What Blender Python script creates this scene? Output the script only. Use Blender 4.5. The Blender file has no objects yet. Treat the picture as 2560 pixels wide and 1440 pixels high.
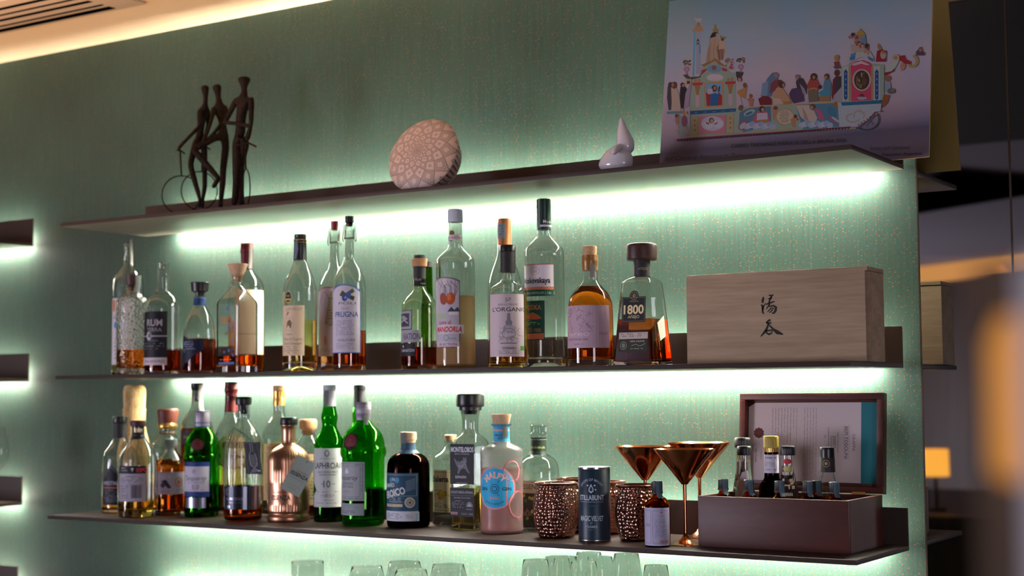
import bpy, bmesh, math, random
from mathutils import Vector, Matrix
R = random.Random(7)
C = bpy.context.scene.collection
SC = bpy.context.scene
PI = math.pi
# ------------------------------------------------------------------ camera (a 50 mm view from 2.7 m, aimed to the left of the wall's normal)
CAM = Vector((0.0, -2.73, 1.55)); YAW, PIT, ROL, F = 0.5703, 0.0714, -0.0068, 3730.9
FW = Vector((-math.sin(YAW)*math.cos(PIT), math.cos(YAW)*math.cos(PIT), math.sin(PIT)))
_rt = Vector((math.cos(YAW), math.sin(YAW), 0)); _up = _rt.cross(FW)
RT = _rt*math.cos(ROL) + _up*math.sin(ROL); UP = _up*math.cos(ROL) - _rt*math.sin(ROL)
cd = bpy.data.cameras.new('camera'); cam = bpy.data.objects.new('camera', cd); C.objects.link(cam)
cam.matrix_world = Matrix(((RT.x, UP.x, -FW.x, CAM.x), (RT.y, UP.y, -FW.y, CAM.y), (RT.z, UP.z, -FW.z, CAM.z), (0, 0, 0, 1)))
cd.sensor_width = 36; cd.lens = F/2560*36; cd.clip_start = .02
cd.dof.use_dof = True; cd.dof.focus_distance = 2.75; cd.dof.aperture_fstop = 3.2
SC.camera = cam
# ------------------------------------------------------------------ exposure, world, lights of the room
SC.view_settings.view_transform = 'Standard'; SC.view_settings.look = 'None'
SC.view_settings.gamma = 1; SC.view_settings.exposure = 0.0; SC.view_settings.use_curve_mapping = False
SC.cycles.max_bounces = 16; SC.cycles.transmission_bounces = 14; SC.cycles.diffuse_bounces = 4
SC.cycles.glossy_bounces = 5; SC.cycles.transparent_max_bounces = 16; SC.cycles.use_denoising = True
SC.cycles.sample_clamp_indirect = 6; SC.cycles.blur_glossy = .5
w = bpy.data.worlds.new('world'); SC.world = w; w.use_nodes = True
w.node_tree.nodes['Background'].inputs[0].default_value = (.8, .72, .95, 1)
w.node_tree.nodes['Background'].inputs[1].default_value = .018
def area(name, loc, aim, sx, sy, watts, col, spread=180):
    l = bpy.data.lights.new(name, 'AREA'); l.shape = 'RECTANGLE'; l.size = sx; l.size_y = sy; l.energy = watts; l.color = col
    l.spread = math.radians(spread)
    o = bpy.data.objects.new(name, l); C.objects.link(o); o.location = loc
    d = (Vector(aim)-Vector(loc)).normalized(); o.rotation_euler = d.to_track_quat('-Z', 'Y').to_euler(); return o
# daylight through the windows behind and left of the viewer; warm uplight on the ceiling; warm wash on the far wood wall
area('window_daylight', (-4.6, -4.4, 1.35), (-1.6, 0, 1.4), 1.5, 1.1, 10, (.90, .86, 1.0), 90)
area('right_side_fill', (2.4, -3.9, 1.4), (-1.2, 0, 1.4), 1.0, 1.0, 7.5, (.95, .88, 1.0), 80)  # added fill for right-facing sides, in place of bounce off the mirror
area('ceiling_uplight', (-3.1, -1.5, 1.5), (-3.0, -.62, 2.5), 2.8, .3, 13, (1.0, .58, .30), 70)
LED_COL = (1.0, .95, .82); LED_W, LED_UP = 370.0, 38.0
# ------------------------------------------------------------------ view helpers used only to measure the place
def ray(u, v): return (FW + RT*((u-1280)/F) + UP*((720-v)/F))
def PY(u, v, y): d = ray(u, v); return CAM + d*((y-CAM.y)/d.y)
def PZ(u, v, z): d = ray(u, v); return CAM + d*((z-CAM.z)/d.z)
def pix(p): d = Vector(p)-CAM; k = d.dot(FW); return (1280+F*d.dot(RT)/k, 720-F*d.dot(UP)/k, k)
def zat(x, y, v):
    a = Vector((x, y, 0))-CAM; k = (720-v)/F
    return (k*a.dot(FW)-a.dot(UP))/(UP.z-k*FW.z)
# ------------------------------------------------------------------ colour and materials
def lin(c): return c/12.92 if c <= .04045 else ((c+.055)/1.055)**2.4
def hx(s): return tuple(lin(int(s[i:i+2], 16)/255) for i in (0, 2, 4))+(1,)
def mat(name, col=(.5, .5, .5), rough=.5, metal=0, emit=None, es=1, spec=.5, coat=0):
    m = bpy.data.materials.new(name); m.use_nodes = True; b = m.node_tree.nodes['Principled BSDF']
    if isinstance(col, str): col = hx(col)
    b.inputs['Base Color'].default_value = tuple(col)[:3]+(1,)
    b.inputs['Roughness'].default_value = rough; b.inputs['Metallic'].default_value = metal
    b.inputs['Specular IOR Level'].default_value = spec; b.inputs['Coat Weight'].default_value = coat
    if emit:
        b.inputs['Emission Color'].default_value = hx(emit) if isinstance(emit, str) else tuple(emit)+(1,)
        b.inputs['Emission Strength'].default_value = es
    return m
class NT:
    def __init__(s, m): s.t = m.node_tree; s.n = s.t.nodes; s.l = s.t.links; s.b = s.n.get('Principled BSDF')
    def new(s, typ, **kw):
        n = s.n.new(typ)
        for k, v in kw.items(): setattr(n, k, v)
        return n
    def put(s, sock, v):
        if isinstance(v, (int, float)): sock.default_value = v
        elif isinstance(v, tuple): sock.default_value = v
        else: s.l.new(v, sock)
    def m(s, op, a, b=0.0, c=None):
        n = s.new('ShaderNodeMath', operation=op); s.put(n.inputs[0], a); s.put(n.inputs[1], b)
        if c is not None: s.put(n.inputs[2], c)
        return n.outputs[0]
    def coord(s, kind='Object'): return s.new('ShaderNodeTexCoord').outputs[kind]
    def sep(s, v): n = s.new('ShaderNodeSeparateXYZ'); s.l.new(v, n.inputs[0]); return n.outputs
    def mapping(s, v, sc=(1, 1, 1), rot=(0, 0, 0)):
        n = s.new('ShaderNodeMapping'); s.l.new(v, n.inputs[0]); n.inputs['Scale'].default_value = sc; n.inputs['Rotation'].default_value = rot
        return n.outputs[0]
    def noise(s, v, scale=5, detail=3, rough=.5):
        n = s.new('ShaderNodeTexNoise'); s.l.new(v, n.inputs['Vector']); n.inputs['Scale'].default_value = scale
        n.inputs['Detail'].default_value = detail; n.inputs['Roughness'].default_value = rough; return n.outputs['Fac']
    def ramp(s, f, stops):
        n = s.new('ShaderNodeValToRGB'); s.l.new(f, n.inputs[0]); e = n.color_ramp.elements
        while len(e) < len(stops): e.new(.5)
        for k, (p, c) in enumerate(stops): e[k].position = p; e[k].color = hx(c) if isinstance(c, str) else (c, c, c, 1)
        return n.outputs[0]
    def mix(s, f, a, b):
        n = s.new('ShaderNodeMix', data_type='RGBA'); s.put(n.inputs[0], f)
        s.put(n.inputs[6], a); s.put(n.inputs[7], b); return n.outputs[2]
    def bump(s, h, st=.3, dist=.002):
        n = s.new('ShaderNodeBump'); s.l.new(h, n.inputs['Height']); n.inputs['Strength'].default_value = st
        n.inputs['Distance'].default_value = dist; s.l.new(n.outputs[0], s.b.inputs['Normal']); return n
def glassmat(name, col, rough=0.0, ior=1.45):
    m = bpy.data.materials.new(name); m.use_nodes = True; t = m.node_tree; t.nodes.clear()
    g = t.nodes.new('ShaderNodeBsdfGlass'); o = t.nodes.new('ShaderNodeOutputMaterial')
    g.inputs['Color'].default_value = tuple(col)+(1,); g.inputs['Roughness'].default_value = rough; g.inputs['IOR'].default_value = ior
    t.links.new(g.outputs[0], o.inputs[0]); return m
def woodmat(name, c1, c2, sc=(1, 1, 1), rough=.55, scale=6, spec=.4):
    m = mat(name, rough=rough, spec=spec); t = NT(m); v = t.mapping(t.coord(), sc)
    n1 = t.noise(v, scale, 4, .6); n2 = t.noise(v, scale*5, 3, .6)
    f = t.m('ADD', t.m('MULTIPLY', n1, .7), t.m('MULTIPLY', n2, .3))
    g = t.new('ShaderNodeVectorMath', operation='SCALE'); t.l.new(t.ramp(f, [(.35, c1), (.65, c2)]), g.inputs[0]); g.inputs['Scale'].default_value = 1.35
    t.l.new(g.outputs[0], t.b.inputs['Base Color']); return m
def paper():
    m = mat('printed_ink', rough=.55, spec=.3); t = NT(m); a = t.new('ShaderNodeVertexColor', layer_name='Col')
    g = t.new('ShaderNodeVectorMath', operation='SCALE'); t.l.new(a.outputs[0], g.inputs[0]); g.inputs['Scale'].default_value = 1.5
    t.l.new(g.outputs[0], t.b.inputs['Base Color']); return m
M_INK = paper()
M_FOIL = mat('printed_metal_ink', rough=.3, metal=.75)
_t = NT(M_FOIL); _t.l.new(_t.new('ShaderNodeVertexColor', layer_name='Col').outputs[0], _t.b.inputs['Base Color'])
G_CLEAR = glassmat('clear_glass', (.985, .99, .98)); G_THIN = glassmat('thin_drinking_glass', (.995, 1, .99), 0, 1.22)
G_OLIVE = glassmat('pale_olive_glass', (.95, .97, .88)); G_GREEN = glassmat('green_glass', (.32, .80, .20))
G_GREEN2 = glassmat('deep_green_glass', (.22, .70, .16)); G_BROWN = glassmat('dark_brown_glass', (.22, .10, .08))
G_AMBER = glassmat('amber_glass', (.75, .36, .08)); G_FROST = glassmat('frosted_glass', (.96, .95, .94), .45, 1.3)
L_AMBER = glassmat('amber_spirit', (.93, .48, .12), 0, 1.34); L_DARK = glassmat('dark_rum', (.62, .17, .06), 0, 1.34)
L_PALE = glassmat('pale_gold_spirit', (.98, .86, .50), 0, 1.34); L_CLEAR = glassmat('clear_spirit', (.985, .985, .97), 0, 1.33)
L_ORANGE = glassmat('orange_spirit', (.99, .42, .07), 0, 1.34); L_RUST = glassmat('rust_liqueur', (.90, .38, .14), 0, 1.34)
L_COLA = glassmat('near_black_amaro', (.25, .07, .05), 0, 1.34); L_LAGER = glassmat('honey_spirit', (.97, .74, .32), 0, 1.34)
M_CREAM = mat('almond_cream', (1, .66, .34), .5, spec=.2); _c = M_CREAM.node_tree.nodes['Principled BSDF']; _c.inputs['Transmission Weight'].default_value = .55; _c.inputs['IOR'].default_value = 1.15
M_BLACK = mat('black_plastic', (.012, .012, .014), .35); M_MATTE = mat('matt_black', (.02, .018, .02), .6)
M_CORK = woodmat('cork', 'a5805c', 'c9a27a', rough=.8, scale=220); M_PALEWOOD = woodmat('pale_stopper_wood', 'b08d6e', 'cfae8e', (1, 1, .3), .65, 120)
M_DKWOOD = woodmat('dark_stopper_wood', '2a1512', '4a2a20', (1, 1, .3), .45, 90)
M_WHITE = mat('white_plastic', 'd6dcec', .4); M_RED = mat('red_plastic', 'a0202a', .4); M_GOLD = mat('gold_foil', (.70, .40, .10), .3, .85)
M_REDFOIL = mat('dark_red_foil', '5a0f14', .4, .3); M_ORFOIL = mat('orange_capsule', 'b06a38', .4, .2)
M_STEEL = mat('bright_steel', (.55, .55, .56), .25, 1); M_WIRE = mat('steel_wire', (.12, .11, .10), .35, 1)
M_TAPE = mat('tax_seal_paper', '9aa39f', .7); M_TAPE2 = mat('pale_seal_paper', 'b9b3ae', .7); M_BROWNCAP = mat('brown_stopper', '4a2822', .5)
M_COPPER = mat('polished_copper', (.85, .32, .13), .16, 1); M_BRUSH = mat('brushed_copper_coat', (.74, .38, .24), .34, 1)
M_NAVY = mat('blue_black_plastic', '12304a', .35)
def hammered():
    m = mat('hammered_copper', (.42, .20, .15), .24, 1); t = NT(m); v = t.new('ShaderNodeTexVoronoi', feature='F1')
    t.l.new(t.coord(), v.inputs['Vector']); v.inputs['Scale'].default_value = 150; v.inputs['Randomness'].default_value = .55
    t.bump(t.m('POWER', v.outputs['Distance'], 2.0), .9, .004); return m
M_HAM = hammered()
# ------------------------------------------------------------------ objects, parts, meshes
def obj(name, bm, m, parent=None, smooth=40, loc=None):
    me = bpy.data.meshes.new(name)
    if smooth:
        for f in bm.faces: f.smooth = True
    bm.to_mesh(me); bm.free()
    if smooth: me.set_sharp_from_angle(angle=math.radians(smooth))
    for q in (m if isinstance(m, (list, tuple)) else [m]): me.materials.append(q)
    o = bpy.data.objects.new(name, me); C.objects.link(o)
    if parent: o.parent = parent
    if loc is not None: o.location = loc
    return o
def tag(o, label=None, cat=None, group=None, kind=None):
    if label: o['label'] = label
    if cat: o['category'] = cat
    if group: o['group'] = group
    if kind: o['kind'] = kind
    return o
def thing(name, label, cat, loc=(0, 0, 0), rz=0, group=None):
    o = bpy.data.objects.new(name, None); o.empty_display_size = .05; C.objects.link(o); o.location = loc; o.rotation_euler = (0, 0, rz)
    return tag(o, label, cat, group)
def box(bm, x0, y0, z0, x1, y1, z1, M=None, bev=0):
    r = bmesh.ops.create_cube(bm, size=1); vs = r['verts']
    for v in vs: v.co = Vector(((x0+x1)/2+v.co.x*(x1-x0), (y0+y1)/2+v.co.y*(y1-y0), (z0+z1)/2+v.co.z*(z1-z0)))
    if bev:
        es = list({e for v in vs for e in v.link_edges})
        bmesh.ops.bevel(bm, geom=es, offset=bev, segments=2, affect='EDGES', profile=.6)
    if M:
        for v in bm.verts: v.co = M @ v.co
    return bm
def bxo(name, x0, y0, z0, x1, y1, z1, m, parent=None, bev=0, loc=None):
    return obj(name, box(bmesh.new(), x0, y0, z0, x1, y1, z1, None, bev), m, parent, 35, loc)
def tube(bm, pts, r, n=8, closed=False):
    pts = [Vector(p) for p in pts]; rings = []; N = len(pts); rr = r if isinstance(r, (list, tuple)) else [r]*N
    up = Vector((.13, .2, .97))
    for i, p in enumerate(pts):
        a = pts[(i-1) % N] if (closed or i > 0) else p; b = pts[(i+1) % N] if (closed or i < N-1) else p
        t = (b-a).normalized(); s = t.cross(up)
        if s.length < .05: s = t.cross(Vector((1, 0, 0)))
        s.normalize(); q = s.cross(t)
        rings.append([bm.verts.new(p+(s*math.cos(2*PI*k/n)+q*math.sin(2*PI*k/n))*rr[i]) for k in range(n)])
    for i in range(N if closed else N-1):
        A, B = rings[i], rings[(i+1) % N]
        for k in range(n): bm.faces.new((A[k], A[(k+1) % n], B[(k+1) % n], B[k]))
    if not closed: bm.faces.new(rings[0][::-1]); bm.faces.new(rings[-1])
    return bm
def rring(a, rc, n=48, b=None):
    """n points of a rounded rectangle of half sides a, b and corner radius rc"""
    b = a if b is None else b; rc = min(rc, a, b); out = []; q = n//4
    for k, (sx, sy) in enumerate(((1, 1), (-1, 1), (-1, -1), (1, -1))):
        for i in range(q):
            t = (k+i/(q-1))*PI/2 if rc < min(a, b)*.999 else (k+(i+.5)/q)*PI/2
            out.append((sx*(a-rc)+rc*math.cos(t), sy*(b-rc)+rc*math.sin(t)))
    return out
def loft(bm, rings, cap0=True, cap1=True, rot=0, ripple=None):
    NSEG = 4*max([12]+[ripple(r[0])[1] for r in rings]) if ripple else 48
    """rings: (z, half width, corner fraction[, half depth]); ripple(z) gives (amount, count)"""
    prev = None; c, s = math.cos(rot), math.sin(rot); first = None
    for rg in rings:
        z, a, rf = rg[0], max(rg[1], 1e-5), rg[2]; b = rg[3] if len(rg) > 3 else a
        pts = rring(a, rf*min(a, b), NSEG, b); vs = []
        for k, (x, y) in enumerate(pts):
            if ripple:
                am, cnt = ripple(z)
                if am: g = 1+am/a*math.cos(cnt*math.atan2(y, x)); x *= g; y *= g
            vs.append(bm.verts.new((x*c-y*s, x*s+y*c, z)))
        if prev:
            for k in range(NSEG): bm.faces.new((prev[k], prev[(k+1) % NSEG], vs[(k+1) % NSEG], vs[k]))
        else: first = vs
        prev = vs
    if cap0: bm.faces.new(first[::-1])
    if cap1: bm.faces.new(prev)
    return bm
NSEG = 48
def soften(p, it=2, cut=.25):
    """corner cutting of a profile; a point with sharp flag (last item 's') stays"""
    for _ in range(it):
        o = [p[0]]
        for i in range(1, len(p)-1):
            q = p[i]
            if q[-1] == 's': o.append(q); continue
            a, b = p[i-1], p[i+1]
            L = lambda s, e, t: tuple(s[j]+(e[j]-s[j])*t for j in range(3))
            o.append(L(q, a, cut)+('',)); o.append(L(q, b, cut)+('',))
        o.append(p[-1]); p = o
    return p
# ------------------------------------------------------------------ printed decals
_tc = {}
def textmesh(s, bold=0, shear=0, sp=1.0):
    k = (s, bold, shear, sp)
    if k in _tc: return _tc[k]
    cu = bpy.data.curves.new('t', 'FONT'); cu.body = s; cu.size = 1; cu.offset = bold; cu.shear = shear; cu.space_character = sp; cu.resolution_u = 3
    o = bpy.data.objects.new('t', cu); C.objects.link(o); bpy.context.view_layer.update()
    me = o.evaluated_get(bpy.context.evaluated_depsgraph_get()).to_mesh()
    vs = [(v.co.x, v.co.y) for v in me.vertices]; fs = [tuple(p.vertices) for p in me.polygons]
    o.to_mesh_clear(); bpy.data.objects.remove(o); bpy.data.curves.remove(cu)
    xs = [v[0] for v in vs] or [0, 1]; x0, x1 = min(xs), max(xs)
    _tc[k] = ([(x-x0, y) for x, y in vs], fs, max(x1-x0, 1e-6)); return _tc[k]
class Decal:
    def __init__(s): s.bm = bmesh.new(); s.cl = s.bm.loops.layers.float_color.new('Col'); s.L = 0
    def face(s, pts, col):
        try: f = s.bm.faces.new([s.bm.verts.new((x, y, s.L)) for x, y in pts])
        except ValueError: return
        for l in f.loops: l[s.cl] = col
    def poly(s, pts, col): s.L += 1; s.face(pts, hx(col)); return s
    def polys(s, lst, col):
        s.L += 1; c = hx(col)
        for p in lst: s.face(p, c)
        return s
    def rect(s, x0, y0, x1, y1, col): return s.poly([(x0, y0), (x1, y0), (x1, y1), (x0, y1)], col)
    def grad(s, x0, y0, x1, y1, stops, nx=1):
        s.L += 1
        for (t0, c0), (t1, c1) in zip(stops, stops[1:]):
            ya, yb = y0+(y1-y0)*t0, y0+(y1-y0)*t1
            f = s.bm.faces.new([s.bm.verts.new((x, y, s.L)) for x, y in ((x0, ya), (x1, ya), (x1, yb), (x0, yb))])
            for l, c in zip(f.loops, (c0, c0, c1, c1)): l[s.cl] = hx(c)
        return s
    def ell(s, cx, cy, rx, ry, col, n=24, a0=0, rot=0):
        c, q = math.cos(rot), math.sin(rot)
        return s.poly([(cx+rx*math.cos(t)*c-ry*math.sin(t)*q, cy+rx*math.cos(t)*q+ry*math.sin(t)*c) for t in (2*PI*k/n for k in range(n))], col)
    def ring(s, cx, cy, rx, ry, w, col, n=32, t0=0, t1=2*PI):
        s.L += 1; c = hx(col)
        for k in range(n):
            a, b = t0+(t1-t0)*k/n, t0+(t1-t0)*(k+1)/n
            s.face([(cx+rx*math.cos(a), cy+ry*math.sin(a)), (cx+rx*math.cos(b), cy+ry*math.sin(b)),
                    (cx+(rx-w)*math.cos(b), cy+(ry-w)*math.sin(b)), (cx+(rx-w)*math.cos(a), cy+(ry-w)*math.sin(a))], c)
        return s
    def line(s, pts, wd, col, taper=False, same=False):
        if not same: s.L += 1
        c = hx(col); N = len(pts); Lf, Rt = [], []
        for i, p in enumerate(pts):
            a = pts[max(i-1, 0)]; b = pts[min(i+1, N-1)]; dx, dy = b[0]-a[0], b[1]-a[1]; d = math.hypot(dx, dy) or 1
            ww = (wd[i] if isinstance(wd, (list, tuple)) else wd)/2
            if taper: ww *= .35+.65*math.sin(PI*(i+.5)/N)
            Lf.append((p[0]-dy/d*ww, p[1]+dx/d*ww)); Rt.append((p[0]+dy/d*ww, p[1]-dx/d*ww))
        for i in range(N-1): s.face([Lf[i], Lf[i+1], Rt[i+1], Rt[i]], c)
        return s
    def frame(s, x0, y0, x1, y1, w, col):
        s.L += 1; c = hx(col)
        for q in ((x0, y0, x1, y0+w), (x0, y1-w, x1, y1), (x0, y0+w, x0+w, y1-w), (x1-w, y0+w, x1, y1-w)):
            s.face([(q[0], q[1]), (q[2], q[1]), (q[2], q[3]), (q[0], q[3])], c)
        return s
    def text(s, t, cx, cy, h, col, w=None, bold=.012, shear=0, rot=0, al='c', same=False, fn=None):
        """cap height h, centred on cy, optional total width w, rot turns clockwise"""
        if not same: s.L += 1
        vs, fs, tw = textmesh(t, bold, shear); c = hx(col); k = h/.70; kx = (w/tw) if w else k
        W_ = tw*kx; x0 = cx-(W_/2 if al == 'c' else (W_ if al == 'r' else 0)); q, z = math.cos(rot), math.sin(rot); nv = []
        for x, y in vs:
            X, Y = x0+x*kx-cx, -(y*k-h/2)
            p = (cx+X*q-Y*z, cy+X*z+Y*q)
            if fn: p = fn(x0+x*kx, cy+Y)
            nv.append(s.bm.verts.new((p[0], p[1], s.L)))
        for f in fs:
            try: g = s.bm.faces.new([nv[i] for i in f])
            except ValueError: continue
            for l in g.loops: l[s.cl] = c
        return s
    def arc(s, t, cx, cy, r, h, col, mid=-90, bold=.012, inner=False, w=None):
        def fn(x, y):
            a = math.radians(mid)+(x-cx)/r*(-1 if inner else 1); q = r-(y-cy)*(-1 if inner else 1)
            return (cx+q*math.cos(a), cy+q*math.sin(a))
        return s.text(t, cx, cy, h, col, w, bold, fn=fn)
    def micro(s, x0, y0, x1, y1, rows, col, seed=1, dens=.8, th=.45):
        s.L += 1; c = hx(col); q = random.Random(seed); st = (y1-y0)/rows
        for r in range(rows):
            x = x0+(0 if q.random() < .6 else (x1-x0)*.06); y = y0+st*r; end = x1-(x1-x0)*q.random()*.25
            while x < end:
                l = (x1-x0)*(.03+.07*q.random()); l = min(l, end-x)
                if q.random() < dens: s.face([(x, y), (x+l, y), (x+l, y+st*th), (x, y+st*th)], c)
                x += l+(x1-x0)*.02
        return s
    def bars(s, x0, y0, x1, y1, n, col, seed=3):
        s.L += 1; c = hx(col); q = random.Random(seed); x = x0
        while x < x1:
            l = (x1-x0)/n*(.4+q.random()); s.face([(x, y0), (min(x+l, x1), y0), (min(x+l, x1), y1), (x, y1)], c); x += l*(1.5+q.random()*.5)
        return s
    def finish(s, name, fn, parent, m=None, cut=None, label=None, ycut=()):
        bm = s.bm; bmesh.ops.remove_doubles(bm, verts=bm.verts, dist=1e-7)
        if cut and bm.verts:
            xs = [v.co.x for v in bm.verts]; x = min(xs)+cut
            while x < max(xs)-1e-4:
                bmesh.ops.bisect_plane(bm, geom=bm.verts[:]+bm.edges[:]+bm.faces[:], plane_co=(x, 0, 0), plane_no=(1, 0, 0), dist=1e-6); x += cut
        for y in ycut:
            bmesh.ops.bisect_plane(bm, geom=bm.verts[:]+bm.edges[:]+bm.faces[:], plane_co=(0, y, 0), plane_no=(0, 1, 0), dist=1e-6)
        for v in bm.verts: v.co = fn(v.co.x, v.co.y, v.co.z)
        o = obj(name, bm, m or M_INK, parent, 0)
        if label: o['label'] = label
        return o
EPS = .00002
M_CORKR = woodmat('light_ring_wood', '9a6a44', 'b98a60', (1, 1, .3), .6, 60)
M_GREENCAP = mat('dark_green_capsule', '16302c', .4, .2); M_AMBFOIL = mat('amber_seal', '9a6a30', .35, .2)
G_OLIVEGREEN = glassmat('olive_green_glass', (.45, .62, .18)); L_DARKAMB = glassmat('dark_amber_tequila', (.72, .30, .10), 0, 1.34)
M_PAULO = woodmat('paulownia_wood', '86705a', 'a48c72', (.6, 6, 9), .65, 5)
def dimple():
    m = glassmat('dimpled_glass', (.985, .985, .96)); t = NT(m); v = t.new('ShaderNodeTexVoronoi', feature='SMOOTH_F1')
    t.l.new(t.coord(), v.inputs['Vector']); v.inputs['Scale'].default_value = 190
    n = t.new('ShaderNodeBump'); n.inputs['Strength'].default_value = .9; n.inputs['Distance'].default_value = .002
    t.l.new(v.outputs['Distance'], n.inputs['Height']); t.l.new(n.outputs[0], [x for x in t.n if x.type == 'BSDF_GLASS'][0].inputs['Normal']); return m
G_DIMPLE = dimple()
def straw():
    m = woodmat('woven_straw', '8f7146', 'c8a874', (1, 1, .35), .8, 160); t = NT(m); x, y, z = t.sep(t.coord())
    a = t.m('ARCTAN2', y, x); w1 = t.m('SINE', t.m('MULTIPLY', a, 34.0)); w2 = t.m('SINE', t.m('MULTIPLY', z, 900.0))
    t.bump(t.m('MULTIPLY', w1, t.m('ADD', t.m('MULTIPLY', w2, .4), .8)), .6, .0015); return m
M_STRAW = straw()
M_REDWOOD = woodmat('reddish_stopper_wood', '4a2018', '6c3628', (1, 1, .3), .5, 90)
M_GREYCAP = mat('grey_seal_cap', '5a6460', .6); M_SILVER = mat('silver_screw_cap', '9a92a0', .35, .5); M_LILAC = mat('grey_lilac_capsule', 'c8c8d2', .5)
L_GREENISH = glassmat('spirit_seen_green', (.55, .85, .5), 0, 1.34)
M_HAMRIM = mat('dark_copper_rim', (.45, .22, .16), .28, 1); M_TIN = mat('blue_green_tin', '143044', .42)
M_SEALBLUE = mat('blue_grey_seal', '6c8ca0', .6)
def frosty():
    m = bpy.data.materials.new('frosted_bottle_coat'); m.use_nodes = True; t = NT(m); b = t.b
    b.inputs['Base Color'].default_value = (.94, .90, .88, 1); b.inputs['Roughness'].default_value = .27; b.inputs['Transmission Weight'].default_value = .9; b.inputs['IOR'].default_value = 1.2; return m
G_FROSTY = frosty()
M_PINKLIQ = mat('pink_gin', (.93, .42, .36), .3)
_b = M_PINKLIQ.node_tree.nodes['Principled BSDF']; _b.inputs['Transmission Weight'].default_value = .55; _b.inputs['IOR'].default_value = 1.1
M_YELLOW = mat('yellow_plastic', 'b8a038', .4)
# ------------------------------------------------------------------ the shelving: heights and depths
ZC, ZT, ZM, ZB, Z4 = 2.497, 1.970, 1.603, 1.271, 1.03
YB, YF, TH, HU = -.03, -.308, .0088, .068
XL0, XR0 = -2.845, -.868
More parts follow.
